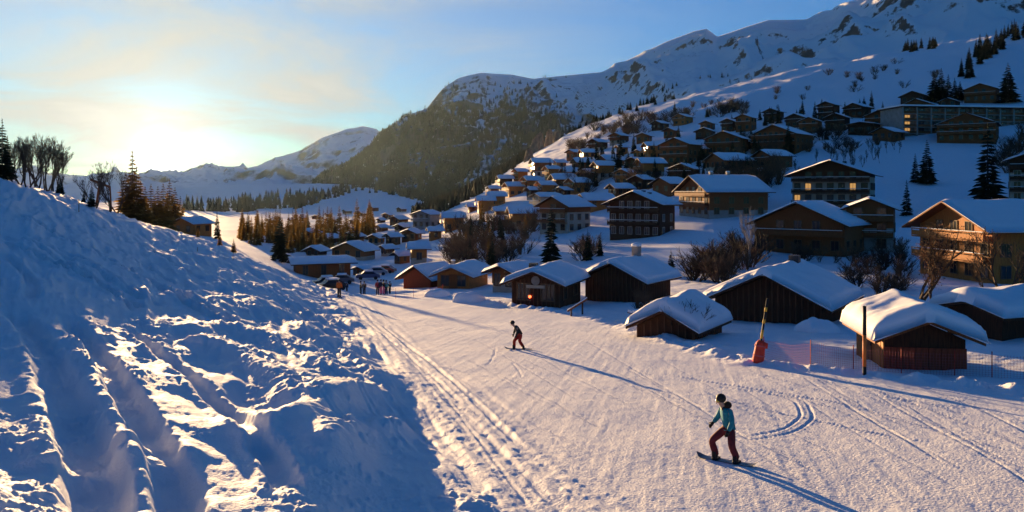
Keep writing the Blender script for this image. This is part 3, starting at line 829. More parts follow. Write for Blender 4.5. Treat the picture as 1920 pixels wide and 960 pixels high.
brush([(1080,470),(1130,445),(1140,470),(1090,500)], 8, 20, 34, 'thin bush below the terrace of the dark hotel', 'bushes below the dark hotel', 120, 200)

brush([(1000,360),(1150,340),(1420,320),(1440,390),(1290,350),(1150,362),(1010,372)], 46, 20, 40, 'leafless bush between the hillside chalets', 'bushes between hillside chalets', 190, 380)
brush([(1430,470),(1690,470),(1720,510),(1500,500)], 18, 22, 40, 'rusty bush at the foot of the wide brown chalet', 'bushes below the brown chalet', 90, 150, SHRUB + RUSTY)
brush([(1280,290),(1420,262),(1600,250),(1690,262),(1600,285),(1420,305)], 30, 14, 28, 'dark brush between the shaded upper chalets', 'brush between upper chalets', 210, 420)
# golden rock ribs beside the brush band
ROCKM = mat('warm limestone', (.16, .115, .075), .95, (.30, .22, .15), .25, bump=.8, bscale=.8)
for k, (u, py, w, h) in enumerate([(1012,262,9,16),(1030,250,8,15),(1003,285,8,13),(1045,238,7,10),(992,300,7,9)]):
    p = locate(u, py, 330, 700); n = 26
    th_, ph_ = np.meshgrid(np.linspace(0, 2*math.pi, n, endpoint=False), np.linspace(0, 1, 14))
    rr = w*.5*(1 - .55*ph_**1.5)*(1 + .5*fbm(np.cos(th_)*2 + k*7, np.sin(th_)*2 + ph_*4, 4)); rr[-1] = .05
    v_ = np.stack([rr*np.cos(th_), rr*np.sin(th_)*1.3, ph_*h*(1 + .15*fbm(th_*2 + k, ph_*3, 3)) - 2], -1)
    q_ = grid_quads(14, n); wrap = np.array([(r*n + n-1, r*n, r*n + n, r*n + 2*n-1) for r in range(13)])
    o = link('rock_outcrop', fast_mesh('rock_outcrop', v_.reshape(-1, 3), np.concatenate([q_, wrap]), ROCKM, False)); o.location = p
    tag(o, 'rugged warm coloured rock rib on the steep edge above the left chalets', 'rock', 'rock ribs above the left chalets')

# ------------------------------------------------------------------ houses
def roof_snow_mesh(Wd, L, pitch, t, ov, ovf, z0, nx, ny, seed=0.0, soft=.25, wob=.06):
    """closed snow blanket over a gable roof: rounded rim, softened ridge"""
    hw = Wd / 2 + ov
    xs = np.linspace(-hw, hw, nx); ys = np.linspace(-ovf, L + ovf, ny)
    X, Y = np.meshgrid(xs, ys)
    d = np.minimum(np.minimum(X + hw, hw - X), np.minimum(Y + ovf, L + ovf - Y))
    e = max(t * .9, 1e-3)
    k = np.clip(d / e, 0, 1)
    fall = np.sqrt(np.clip(1 - (1 - k) ** 2, 0, 1))
    low = z0 + (Wd/2 - np.abs(X)) * pitch
    top = z0 + (Wd/2 - np.sqrt(X*X + soft*soft) + soft*.3) * pitch
    n = 1 + wob * 6 * fbm(X/2.6 + seed, Y/2.3 + seed, 4)
    top = np.maximum(top, low - .05) + .03 + (t - .03) * fall * n
    # the rim bulges out a little over the eave
    Xo = X + np.sign(X) * .10 * t * np.exp(-(d/(.5*e))**2); Yo = Y
    tv = np.stack([Xo, Yo, top], -1).reshape(-1, 3); bv = np.stack([X, Y, low + .012], -1).reshape(-1, 3)
    q = grid_quads(ny, nx); N = nx * ny
    ring = list(range(nx)) + [r*nx + nx-1 for r in range(1, ny)] + [(ny-1)*nx + c for c in range(nx-2, -1, -1)] + [r*nx for r in range(ny-2, 0, -1)]
    side = np.array([(ring[(i+1) % len(ring)], ring[i], ring[i] + N, ring[(i+1) % len(ring)] + N) for i in range(len(ring))])
    return fast_mesh('roof_snow', np.concatenate([tv, bv]), np.concatenate([q, q[:, ::-1] + N, side[:, ::-1]]), ROOFSNOW, True)

_win = {}
def window_mesh(w, h, frame, lit=False):
    k = (round(w, 1), round(h, 1), frame.name, lit)
    if k not in _win:
        b = MB(); f = max(.06, w * .08)
        b.box(-w/2 - f, w/2 + f, -.05, .02, -f, 0); b.box(-w/2 - f, w/2 + f, -.05, .02, h, h + f)
        b.box(-w/2 - f, -w/2, -.05, .02, 0, h); b.box(w/2, w/2 + f, -.05, .02, 0, h)
        b.box(-f*.3, f*.3, -.04, .01, 0, h)
        b.box(-w/2, w/2, -.015, .02, 0, h, 1)
        _win[k] = b.mesh('window', [frame, GLOWGLASS if lit else GLASS])
    return _win[k]

def chalet(center, th, Wd, L, H, pitch, label, group=None, upper=WOOD_M, lower=None, split=.4, snow=.4, ov=.9, ovf=1.0, win=1.0,
           balc=True, frame=FRAME, lit=(), chim=(), res=(11, 9), sidewin=True, sink=4.0, name='chalet', storey=2.7, railmat=None, cat='house', railh=.95, doorw=0):
    """gable front looks along local -Y; th = degrees the front is turned towards the left of the view"""
    o = empty(name, center, -math.radians(th), label, cat, group)
    rise = pitch * Wd / 2; eave = H - rise - snow
    zs = eave * split if lower else -sink
    y0, y1, hw = 0.0, L, Wd / 2
    o_off = -L / 2
    def sh(me_o):
        me_o.location.y += o_off; return me_o
    b = MB()                                            # timber upper wall with its gables
    b.add([(-hw,y0,zs),(hw,y0,zs),(hw,y0,eave),(0,y0,H-snow),(-hw,y0,eave),(-hw,y1,zs),(hw,y1,zs),(hw,y1,eave),(0,y1,H-snow),(-hw,y1,eave)],
          [(0,1,2,3,4),(9,8,7,6,5),(1,6,7,2),(5,0,4,9),(0,5,6,1)])
    sh(b.build('wall', upper, o))
    if lower:
        b = MB(); i = .06
        b.box(-hw + i, hw - i, y0 + i, y1 - i, -sink, zs + .02); sh(b.build('ground_floor', lower, o))
    # roof: two timber slopes with fascia
    b = MB(); t = .16; hx = hw + ov; ze = eave - ov * pitch
    zt = H - snow
    for s in (-1, 1):
        v = []
        for yy in (y0 - ovf, y1 + ovf):
            v += [(0, yy, zt + .03), (s*hx, yy, ze + .03), (s*hx, yy, ze + .03 + t), (0, yy, zt + .03 + t)]
        b.add(v, [(0,1,2,3),(7,6,5,4),(0,4,5,1),(1,5,6,2),(2,6,7,3),(3,7,4,0)] if s > 0 else [(3,2,1,0),(4,5,6,7),(1,5,4,0),(2,6,5,1),(3,7,6,2),(0,4,7,3)])
    rf = sh(b.build('roof', WOOD_D if upper is not WOOD_G else WOOD_M, o))
    sn = link('roof_snow', roof_snow_mesh(Wd, L, pitch, snow, ov + .02, ovf + .02, eave + .03 + t, res[0], res[1], rnd.random()*9, .25 if snow < .6 else .8), rf)
    for (cx_, cy_, cw, chh, cm) in chim:
        b = MB(); zb = H - snow - abs(cx_) * pitch
        b.box(cx_ - cw/2, cx_ + cw/2, cy_*L - cw/2, cy_*L + cw/2, zb - .3, zb + snow + chh)
        c = b.build('chimney', cm, rf)
        if cm is METAL: continue
        b = MB(); zz = zb + snow + chh
        b.tube([(cx_, cy_*L, zz), (cx_, cy_*L, zz + .25*cw), (cx_, cy_*L, zz + .42*cw), (cx_, cy_*L, zz + .5*cw)], [cw*.68, cw*.72, cw*.5, cw*.15], 10)
        b.build('chimney_snow', ROOFSNOW, c, True)
    # storeys of windows and balconies
    ns = max(1, int(round((eave + rise*.35) / storey)))
    sh_ = (eave + rise * .35) / ns
    if win > 0:
        nw = max(2, int(round(Wd / 3.0 * win)))
        ww, wh = min(1.25, Wd/nw*.5), min(1.5, sh_*.55)
        for s in range(ns):
            zb = s * sh_ + sh_ * .28
            for k in range(nw):
                x = -hw + Wd * (k + .5) / nw
                if zb + wh > eave + (hw - abs(x) - ww*.6) * pitch - .15: continue
                me = window_mesh(ww, wh, frame, (s, k) in lit)
                w = sh(link('window', me, o)); w.location.x = x; w.location.y += -.03; w.location.z = zb
            if sidewin:
                nl = max(1, int(round(L / 3.4)))
                if zb + wh < eave - .1:
                    for k in range(nl):
                        w = sh(link('window', window_mesh(ww, wh, frame), o, rz=math.pi/2)); w.location.x = hw + .03; w.location.y += L*(k+.5)/nl; w.location.z = zb
                        if (k + s) % 2 == 0:
                            w = sh(link('window', window_mesh(ww, wh, frame), o, rz=-math.pi/2)); w.location.x = -hw - .03; w.location.y += L*(k+.5)/nl; w.location.z = zb
    if balc:
        for s in range(1, ns):
            z = s * sh_; wd = Wd if z < eave - .5 else max(2.0, Wd - 2 * (z + 1 - eave) / max(pitch, .01) )
            if wd < 2.5: continue
            dp = 1.15; b = MB()
            b.box(-wd/2, wd/2, y0 - dp, y0 - .02, z - .12, z)
            bo = sh(b.build('balcony', railmat or upper, o))
            b = MB()
            b.box(-wd/2, wd/2, y0 - dp - .03, y0 - dp + .04, z + railh - .12, z + railh); b.box(-wd/2, wd/2, y0 - dp - .02, y0 - dp + .02, z + .08, z + railh*.72)
            for k in range(int(wd / 1.8) + 2):
                x = -wd/2 + .05 + (wd - .1) * k / (int(wd / 1.8) + 1)
                b.box(x - .05, x + .05, y0 - dp - .01, y0 - dp + .05, z + .001, z + railh + .02)
            b.build('railing', railmat or upper, bo)
            b = MB(); b.box(-wd/2, wd/2, y0 - dp - .04, y0 - dp + .06, z + railh + .025, z + railh + .10)
            b.build('railing_snow', ROOFSNOW, bo)
    if doorw:
        b = MB(); b.box(-doorw/2, doorw/2, -.08, .0, 0, 2.2); sh(b.build('door', WOOD_M, o))
    return o

def house(pxl, pxr, top, base, th, label, group=None, k=.9, pitch=.40, y0=60, y1=640, push=.5, **kw):
    """a chalet whose size and stand come from where it meets the ground"""
    u = (pxl + pxr) / 2
    p = locate(u, base, y0, y1)
    az = math.degrees(math.atan2(u - 960, F))
    rel = math.radians(th + az)                         # front against the line of sight
    app = (pxr - pxl) / F * p.y
    ov = kw.get('ov', .9)
    Wd = app / (abs(math.cos(rel)) + k * abs(math.sin(rel)))
    L = k * Wd; Wd = max(2.5, Wd - 1.6 * ov * min(1, Wd/9)); L = max(2.5, L - 1.6 * min(1, Wd/9))
    H = (base - top) / F * p.y
    view = Vector((p.x, p.y, 0)).normalized()
    c = p + view * (push * (Wd + L) / 2 * .8)
    c.z = p.z
    return chalet(c, th, Wd, L, H, pitch, label, group, **kw)

TIMBER = {WOOD_D.name: 'near black', WOOD_M.name: 'brown', WOOD_G.name: 'honey coloured', PLASTER.name: 'cream', CONCRETE.name: 'pale', WOOD_R.name: 'red'}
def walls(up, lo, text):
    return (TIMBER[up.name] + ' chalet' + (' on a pale rendered ground floor ' if lo else ' of bare timber ') + text)
# ---- along the piste
def barn(x, Y, th, Wf, Lf, ez, pitch, label, ov=.8, ovf=.9, snow=.5, **kw):
    """a building given by the outline of its roof: width, length, height of the eave's snow rim"""
    u = 960 + x / Y * F; zb = gz(u, Y)
    Wd = Wf - 2*ov; L = Lf - 2*ovf
    eave = ez - zb - .30 + ov * pitch
    H = eave + pitch * Wd / 2 + snow
    o = chalet(Vector((x, Y, zb)), th, Wd, L, H, pitch, label, snow=snow, ov=ov, ovf=ovf, **kw)
    if Y < 100:                                          # cover strips nailed over the board joints
        wall = [c for c in o.children if c.name.split('.')[0] == 'wall'][0]
        n = int(Wd / .42)
        for k in range(n + 1):
            xx = -Wd/2 + .05 + (Wd - .1) * k / n
            b = MB(); b.box(-.045, .045, -.05, -.002, -1.2, eave + (Wd/2 - abs(xx)) * pitch - .12)
            q = b.build('batten', WEATHERED, wall); q.location.x = xx
        n = int(L / .42); b = MB(); b.box(.002, .05, -.045, .045, -1.2, eave - .06); me = b.mesh('batten', WEATHERED)
        for k in range(n + 1):
            q = link('batten', me, wall); q.location = (Wd/2, .05 + (L - .1) * k / n, 0)
    return o
barn(10.45, 50, 33, 4.6, 6.0, -8.05, .50, 'small old hut almost buried under a thick rounded snow roof beside the piste', .5, .55, .75, upper=WOOD_D, win=0, balc=False, res=(36,36), name='hut', sink=1.5)
BARN_B = barn(21.1, 62.5, 35, 9.6, 10.4, -8.15, .48, 'big black timber barn with a broad smooth snow roof and stubby chimney', .9, 1.0, .6, upper=WOOD_D, win=0, balc=False, res=(36,36), chim=[(.15,.80,.75,.55,METAL)], name='barn', sink=2)
barn(12.0, 83, 34, 8.2, 8.6, -8.75, .45, 'black timber barn with a snow capped stone chimney on its ridge', .9, 1.0, .5, upper=WOOD_D, win=0, balc=False, res=(32,32), chim=[(0,.80,.75,1.0,STONE)], name='barn', sink=2)
CH_D = barn(3.4, 78, 20, 6.3, 9.0, -8.45, .40, 'dark timber piste chalet with a white name board and red lamp', .8, 1.0, .45, upper=WOOD_D, win=.6, balc=False, res=(30,30), chim=[(-.5,.12,.7,.55,METAL)], sink=2)
barn(-6.8, 112, 16, 6.4, 10.0, -11.25, .40, 'honey coloured timber chalet at the lip of the piste', .9, 1.0, .45, upper=WOOD_G, win=.8, balc=False, res=(24,24), doorw=1.2, chim=[(-.9,.3,.45,.7,STONE)], sink=3)
barn(-12.1, 118, 30, 6.6, 8.0, -12.45, .60, 'red brown chalet with a steep snowy gable at the lip of the piste', .9, .9, .35, upper=WOOD_R, win=.8, balc=False, res=(22,22), frame=FRAME_W, sink=3)
house(915,1006,494,548,38,'chalet tucked behind the piste chalet, its pale wall catching sun',k=1.0,pitch=.36,y0=90,y1=135,upper=WOOD_M,lower=PLASTER,snow=.4,res=(18,18),balc=False)
house(762,808,454,496,80,'tall sunlit balconied chalet beyond the steep gabled red brown one',k=.8,pitch=.42,y0=120,y1=300,upper=WOOD_G,lower=PLASTER,snow=.35)
# ---- middle ground
house(1723,1990,374,528,84,'large golden balconied chalet with wide gable lit by the sun',k=.7,pitch=.42,y0=80,y1=98,upper=WOOD_G,snow=.4,ov=1.4,ovf=1.6,res=(20,16),storey=2.7,win=1.2)
house(1411,1622,377,478,40,'wide brown balconied chalet with pale railings in the shade',k=.7,pitch=.44,y0=90,y1=170,upper=WOOD_M,snow=.38,ov=1.1,ovf=1.2,res=(18,14),railmat=WOOD_M)
house(1572,1694,370,474,28,'brown chalet wing joined behind the wide balconied one',k=.8,pitch=.42,y0=100,y1=190,upper=WOOD_M,lower=CONCRETE,split=.55,snow=.38,res=(16,12),push=.9)
house(1476,1650,299,406,30,'white walled hotel with dark balconies and a few windows glowing orange',k=.6,pitch=.36,y0=150,y1=240,upper=WOOD_D,lower=PLASTER,split=.93,snow=.35,ov=1.6,ovf=1.6,win=1.2,lit={(2,1),(1,0),(2,5)},frame=WOOD_D,railmat=WOOD_D,chim=[(2.5,.4,.8,.6,METAL)])
house(1286,1422,327,406,76,'chalet with a glowing golden balcony front and broad snow roof',k=.95,pitch=.44,y0=140,y1=240,upper=WOOD_M,lower=CONCRETE,split=.25,snow=.35,ov=1.2,ovf=1.3,chim=[(0,.3,.7,.6,PLASTER),(0,.6,.7,.6,PLASTER)])
house(1130,1278,357,446,34,'big dark hotel with rows of white windows and brown balconies',k=.7,pitch=.40,y0=140,y1=240,upper=WOOD_D,lower=WOOD_D,split=.2,snow=.35,ov=1.3,ovf=1.3,win=1.5,frame=FRAME_W,railmat=WOOD_D,chim=[(1.0,.3,.7,.4,METAL),(2.0,.4,.7,.4,METAL)])
house(1001,1118,367,436,42,'chalet with white side wall behind the lone tall spruce',k=1.0,pitch=.46,y0=140,y1=260,upper=WOOD_M,lower=PLASTER,split=.75,snow=.35,ov=1.2)
house(1083,1152,362,394,78,'orange fronted chalet just above the white walled one',pitch=.36,y0=200,y1=330,upper=WOOD_G,snow=.35,push=.3)
house(1880,1990,283,380,30,'pale hotel with dark balconies beside the very large spruce',k=.8,pitch=.36,y0=140,y1=260,upper=WOOD_D,lower=PLASTER,split=.7,snow=.35,ov=1.4,railmat=WOOD_D,frame=FRAME_W)
# ---- left group of the hillside
LG = 'sunlit chalets at the left end of the hillside'
for l, r, t, b_, lab, kw in [
 (913,938,348,371,None,{}),(911,951,359,386,None,{}),(891,930,367,396,None,{}),(875,897,382,397,None,{}),
 (942,984,341,367,None,{}),(975,1019,330,355,None,{}),(1004,1042,339,368,None,{}),
 (992,1037,296,332,'tall narrow chalet with a sunlit gable topping the left group',{'th':80}),(1019,1050,310,337,None,{}),(1035,1063,299,315,None,{}),
 (1050,1090,314,332,None,{}),(1029,1082,325,354,None,{}),(1071,1117,295,318,None,{}),(1111,1152,301,336,None,{}),
 (1119,1172,290,314,None,{}),(824,876,397,432,'orange chalet with a bright gable at the edge of the brown thicket',{'upper':WOOD_G}),
 (800,832,425,450,'small sunlit chalet at the foot of the brown thicket',{'upper':WOOD_G}),(924,957,387,407,None,{}),
 (949,1012,386,428,'chalet with an orange gable and pale balconies above the brown thicket',{'upper':WOOD_G,'lower':PLASTER}),(928,957,404,427,None,{}),
 (994,1057,361,397,'cream balconied block rising behind the white walled chalet',{'upper':PLASTER,'pitch':.25}),(1086,1117,279,297,None,{}),
 (1156,1177,271,291,None,{})]:
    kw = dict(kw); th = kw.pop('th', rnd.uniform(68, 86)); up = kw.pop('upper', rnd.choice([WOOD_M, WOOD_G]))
    lo = kw.pop('lower', rnd.choice([None, None, CONCRETE]))
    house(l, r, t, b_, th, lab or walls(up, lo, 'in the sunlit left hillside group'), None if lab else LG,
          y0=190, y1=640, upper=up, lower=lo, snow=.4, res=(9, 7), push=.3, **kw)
# ---- upper group in the shade
UG = 'dark chalets on the shaded upper hillside'
for l, r, t, b_, lab, kw in [
 (1207,1242,266,300,'narrow chalet with golden boards facing the sun beside a dark wide one',{'th':82,'upper':WOOD_G}),
 (1234,1320,258,308,'wide dark chalet with a tall side wall beside the narrow golden one',{'th':40}),
 (1194,1244,295,333,'chalet with white ground floor and golden upper boards',{'th':82,'upper':WOOD_G,'lower':CONCRETE}),
 (1171,1210,295,320,None,{}),(1249,1318,306,340,'low dark chalet behind trees above the golden balcony chalet',{}),
 (1316,1412,246,290,'broad dark chalet at the edge of the shaded snow field',{}),(1408,1526,234,284,'long dark chalet with many small windows above the brown copse',{'win':1.5}),
 (1299,1347,239,260,None,{}),(1310,1344,226,245,None,{}),(1376,1422,214,246,None,{}),(1471,1522,213,238,None,{}),(1493,1547,220,249,None,{}),
 (1532,1576,190,226,'tall dark chalet standing alone above the others in front of lit snow',{}),(1543,1598,212,244,None,{}),(1189,1227,249,268,None,{}),(1242,1277,239,258,None,{}),
 (1618,1692,206,240,'brown chalet left of the long apartment block',{}),(1588,1652,229,253,'low flat chalet under a thick snow sheet below the brown one',{'pitch':.15}),
 (1750,1880,213,266,'wide weathered timber chalet below the long apartment block',{'upper':WOOD_M,'th':34}),(1688,1762,186,208,None,{}),(1758,1802,184,202,None,{}),
 (1806,1876,157,192,'brown chalet at the very top of the village between dark spruces',{'upper':WOOD_M}),(1688,1746,171,195,None,{})]:
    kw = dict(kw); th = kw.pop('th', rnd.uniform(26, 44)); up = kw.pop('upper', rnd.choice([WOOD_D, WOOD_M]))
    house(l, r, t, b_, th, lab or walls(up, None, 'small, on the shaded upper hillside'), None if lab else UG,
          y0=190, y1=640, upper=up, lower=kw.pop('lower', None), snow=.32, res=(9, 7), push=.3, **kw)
MG = 'chalets packed between the bigger hillside chalets'
for l, r, t, b_ in [(1150,1196,316,346),(1060,1108,333,362),(1085,1128,316,340),(1180,1226,328,358),(1222,1292,332,366),(1140,1186,343,370),(1330,1402,286,320),(1420,1478,280,314),(1350,1388,222,246),(1430,1472,203,228),(1585,1632,193,220),(1640,1692,238,264),
                    (1100,1142,260,284),(1140,1182,248,270),(1260,1302,213,234),(1060,1092,280,300),(1285,1327,270,298),(960,992,316,340),(930,964,328,352),(985,1014,350,374),(1040,1072,350,372),(1372,1416,258,280),(1220,1256,226,244),(1186,1214,280,298)]:
    up, lo = rnd.choice([WOOD_D, WOOD_M, WOOD_M, WOOD_G]), rnd.choice([None, None, PLASTER])
    house(l, r, t, b_, rnd.uniform(36, 80), walls(up, lo, 'packed between the bigger hillside chalets'), MG, y0=190, y1=640, upper=up, lower=lo, snow=.35, res=(9, 7), push=.3)
# ---- the long apartment block
def apartment():
    p = locate(1800, 250, 200, 420)
    sc = p.y / F
    Lb = 250 * sc; Hb = 58 * sc; o = empty('apartment_block', p + Vector((0, 6, 0)), math.radians(8), 'long pale apartment block with rows of deep balconies and a flat snowy roof', 'building')
    b = MB(); b.box(-Lb*.42, Lb*.62, 0, 12, -6, Hb*.86); b.build('wall', CONCRETE, o)
    n = 9; ns = 4
    for k in range(n + 1):
        x = -Lb*.42 + Lb*1.04*k/n
        b = MB(); b.box(x - .25, x + .25, -1.8, -.002, -6, Hb*.86); b.build('partition', CONCRETE, o)
    for s in range(ns):
        z = Hb*.86*s/ns
        b = MB(); b.box(-Lb*.42, Lb*.62, -1.7, -.004, z - .12, z + .1); f = b.build('balcony', CONCRETE, o)
        b = MB(); b.box(-Lb*.42, Lb*.62, -1.72, -1.6, z + .101, z + .95); b.build('railing', WOOD_M, f)
        for k in range(n):
            x = -Lb*.42 + Lb*1.04*(k + .5)/n
            w = link('window', window_mesh(2.0, 1.7, FRAME, s < 3 and k == 0), o); w.location = (x, -.03, z + .35)
    b = MB(); b.box(-Lb*.44, Lb*.64, -2.6, 13, Hb*.86 + .002, Hb*.86 + .35); r = b.build('roof', WOOD_D, o)
    b = MB(); b.box(-Lb*.44 + .05, Lb*.64 - .05, -2.55, 12.9, Hb*.86 + .352, Hb*.86 + .85); b.build('roof_snow', ROOFSNOW, r)
    for x in (-Lb*.2, Lb*.1, Lb*.35):
        b = MB(); b.box(x - .5, x + .5, 4, 5, Hb*.86 + .84, Hb*.86 + 1.7); b.build('chimney', CONCRETE, r)
apartment()
# ---- valley floor
house(620,706,453,488,20,'wide low house with twin snowy gables on the valley floor',k=.7,pitch=.4,y0=150,y1=330,upper=WOOD_M,lower=PLASTER,snow=.4,balc=False)
house(660,704,456,486,24,'gabled wing of the wide low house on the valley floor',k=.9,pitch=.45,y0=150,y1=330,upper=WOOD_M,snow=.4,balc=False,push=.2)
house(546,662,483,524,68,'long low building with a sagging snow roof near the lift station',k=2.2,pitch=.22,y0=110,y1=230,upper=WOOD_M,snow=.5,balc=False,ov=1.4)
house(668,692,499,517,30,'tiny wooden ticket kiosk on the shaded flat',k=.9,pitch=.3,y0=120,y1=260,upper=WOOD_M,snow=.3,balc=False,win=.5,ov=.4,ovf=.4,name='kiosk')
house(330,392,404,438,24,'half hidden chalet just behind the snow bank beside the sun',k=.9,pitch=.38,y0=90,y1=220,upper=WOOD_G,snow=.4,balc=False,push=.2)
house(770,832,394,428,32,'pale block with a snowy roof at the bend of the valley road',k=.9,pitch=.3,y0=200,y1=520,upper=CONCRETE,snow=.4)
for l, r, t, b_ in [(640,662,392,402),(668,690,396,406),(692,712,386,396),(716,738,398,410),(728,768,403,420),(742,764,388,398),(655,672,410,420),(680,704,412,426),(704,730,420,434),(738,770,418,434),
                    (560,578,404,412),(585,606,402,411),(608,624,398,406),(540,556,408,416),(620,640,408,418),(770,790,384,394),(706,724,408,418),(500,516,410,417),(640,664,424,436)]:
    up, lo = rnd.choice([WOOD_D, WOOD_M]), rnd.choice([None, PLASTER])
    house(l, r, t, b_, rnd.uniform(20, 55), 'tiny far ' + walls(up, lo, 'in the valley hamlet'), 'valley hamlet chalets', y0=260, y1=1500, upper=up, lower=lo, snow=.6, res=(7, 5), balc=False, sidewin=False, push=.2)

# ---- the plank shed by the net
def shed():
    x, Y, th = 18.75, 38.0, 8.0
    u = 960 + x / Y * F; zb = gz(u, Y) - .1
    Wf, Lf, ov, ovf, pitch, snow = 4.6, 5.4, .55, .6, .40, .85
    Wd, L = Wf - 2*ov, Lf - 2*ovf
    o = empty('shed', (x, Y, zb), -math.radians(th), 'small red plank shed carrying a thick pillow of snow behind the safety net', 'shed')
    ez = -6.55 - zb; eave = ez - .2 + ov*pitch; hw = Wd/2; rise = pitch*hw
    b = MB(); i = .04
    b.add([(-hw+i,-L/2+i,-1),(hw-i,-L/2+i,-1),(hw-i,-L/2+i,eave-.04),(0,-L/2+i,eave+rise-.04),(-hw+i,-L/2+i,eave-.04),(-hw+i,L/2,-1),(hw-i,L/2,-1),(hw-i,L/2,eave-.04),(0,L/2,eave+rise-.04),(-hw+i,L/2,eave-.04)],
          [(0,1,2,3,4),(9,8,7,6,5),(1,6,7,2),(5,0,4,9),(0,5,6,1)])
    wall = b.build('wall', WOOD_D, o)
    n = 13; w = Wd / n                                   # upright boards of the front
    b = MB(); b.box(-w*.46, w*.46, -.03, .03, -.6, 1.15); pm = b.mesh('plank', WOOD_R)
    for k in range(n):
        p = link('plank', pm, wall); p.location = (-hw + w*(k+.5), -L/2 + rnd.uniform(-.012, .012), 0)
    n = 12; w = L / n
    b = MB(); b.box(-.03, .03, -w*.46, w*.46, -.6, eave - .02); pm = b.mesh('plank', WOOD_G)
    for k in range(n):
        p = link('plank', pm, wall); p.location = (-hw + rnd.uniform(-.01, .01), -L/2 + w*(k+.5), 0)
    b = MB(); b.box(-hw-.06, -hw-.031, -.5, .4, .2, 1.75); dr = b.build('door', WOOD_M, o)
    b = MB(); b.box(-hw-.10, -hw-.06, -.42, -.36, .9, 1.0); b.build('handle', METAL, dr)
    b = MB(); t = .12; hx = hw + ov; ze = eave - ov*pitch; zt = eave + rise
    for s in (-1, 1):
        v = []
        for yy in (-L/2 - ovf, L/2 + ovf):
            v += [(0, yy, zt + .02), (s*hx, yy, ze + .02), (s*hx, yy, ze + .02 + t), (0, yy, zt + .02 + t)]
        b.add(v, [(0,1,2,3),(7,6,5,4),(0,4,5,1),(1,5,6,2),(2,6,7,3),(3,7,4,0)] if s > 0 else [(3,2,1,0),(4,5,6,7),(1,5,4,0),(2,6,5,1),(3,7,6,2),(0,4,7,3)])
    rf = b.build('roof', WOOD_M, o)
    sn = link('roof_snow', roof_snow_mesh(Wd, L, pitch, snow, ov + .06, ovf + .06, eave + .02 + t, 40, 40, 2.2, 1.1, .05), rf)
    sn.location.y = -L/2
shed()
house(1775,2030,548,632,72,'low house half drowned in snow at the right of the plank shed',k=1.6,pitch=.24,y0=38,y1=70,upper=WOOD_D,snow=.8,ov=.8,ovf=.8,win=0,balc=False,res=(32,32),sink=2)

# ---- the piste chalet's board, oval sign and red lamp
def chalet_details():
    L = 9.0 - 2.0; yf = -L/2
    eave = max(v[2] for v in [c for c in CH_D.children if c.name.startswith('wall')][0].data.vertices.values()[0:1] and [tuple(q.co) for q in [c for c in CH_D.children if c.name.startswith('wall')][0].data.vertices])
    b = MB(); b.box(-.9, .9, yf - .09, yf - .03, eave - 1.45, eave - 1.17); b.build('name_board', PLASTER, CH_D)
    b = MB(); b.tube([(0, yf - .03, eave - .75), (0, yf - .08, eave - .75)], [.42, .42], 16); sg = b.build('oval_sign', STONE, CH_D)
    b = MB(); b.tube([(-.55, yf - .02, 1.05), (-.55, yf - .16, 1.05)], [.13, .13], 10)
    b.build('lamp', mat('red lamp', (.5, .03, .01), .4, emit=(1, .10, .03), estr=2.0), CH_D)
chalet_details()

for l, r, t, b_ in [(560,602,428,450),(600,638,438,460),(640,684,434,454),(690,722,438,460),(720,754,436,460),(752,792,428,452),(712,742,458,480),(575,612,460,482),(742,766,470,494)]:
    up, lo = rnd.choice([WOOD_D, WOOD_M, WOOD_G]), rnd.choice([None, PLASTER])
    house(l, r, t, b_, rnd.uniform(15, 60), walls(up, lo, 'beside the valley wood'), 'houses by the valley wood', y0=150, y1=420, upper=up, lower=lo, snow=.45, res=(9, 7), balc=False, push=.2)

# ------------------------------------------------------------------ posts, nets and small things
RED = mat('red padding', (.45, .035, .02), .7, (.55, .06, .03), 5.0, bump=.3)
ORANGE = mat('orange paint', (.75, .20, .03), .6, (.62, .15, .03), 4.0)
BLACK = mat('black paint', (.012, .012, .012), .6)
YELLOW = mat('yellow paint', (.65, .38, .04), .6)
NETM = mat('orange red netting', (.46, .10, .11), .8)
def padded_post():
    p = locate(1421, 678, 30, 46)
    o = empty('padded_post', p, 0, 'leaning black and yellow pole in a red crash pad beside the piste', 'post')
    d = Vector((.16, .02, 1)).normalized()
    b = MB(); b.tube([d*-.3, d*2.9], [.055, .05], 10); pole = b.build('pole', BLACK, o, True)
    for k, (a, c) in enumerate([(1.05, 1.45), (1.75, 1.95), (2.3, 2.5)]):
        b = MB(); b.tube([d*a, d*c], [.062, .060], 10); b.build('stripe', YELLOW, pole, True)
    b = MB(); b.tube([d*-.1, d*.05, d*.45, d*.85, d*.98], [.20, .26, .24, .21, .12], 14); pad = b.build('crash_pad', RED, o, True)
    for z in (.25, .7):
        b = MB(); b.tube([d*z, d*(z+.06)], [.265, .262], 14); b.build('strap', NETM, pad)
    b = MB(); b.tube([d*.85 + Vector((.05,-.05,0)), d*.80 + Vector((.22,-.08,-.02)), d*.66 + Vector((.26,-.08,-.05))], [.10, .12, .06], 8); b.build('rolled_flap', RED, pad, True)
padded_post()
def marker(u, py, top, label, r=.05, name='marker_pole'):
    p = locate(u, py, 28, 46); h = (py - top) / F * p.y
    o = empty(name, p, 0, label, 'pole')
    b = MB(); b.tube([(0,0,-.3),(0,0,h*.12)], [r, r], 10); b.build('foot', BLACK, o, True)
    b = MB(); b.tube([(0,0,h*.1201),(0,0,h*.58)], [r, r], 10); b.build('shaft', ORANGE, o, True)
    b = MB(); b.tube([(0,0,h*.5801),(0,0,h)], [r, r*.95], 10); b.build('tip', BLACK, o, True)
    return p
marker(1621, 703, 574, 'upright orange piste pole with a black top before the plank shed', .075)
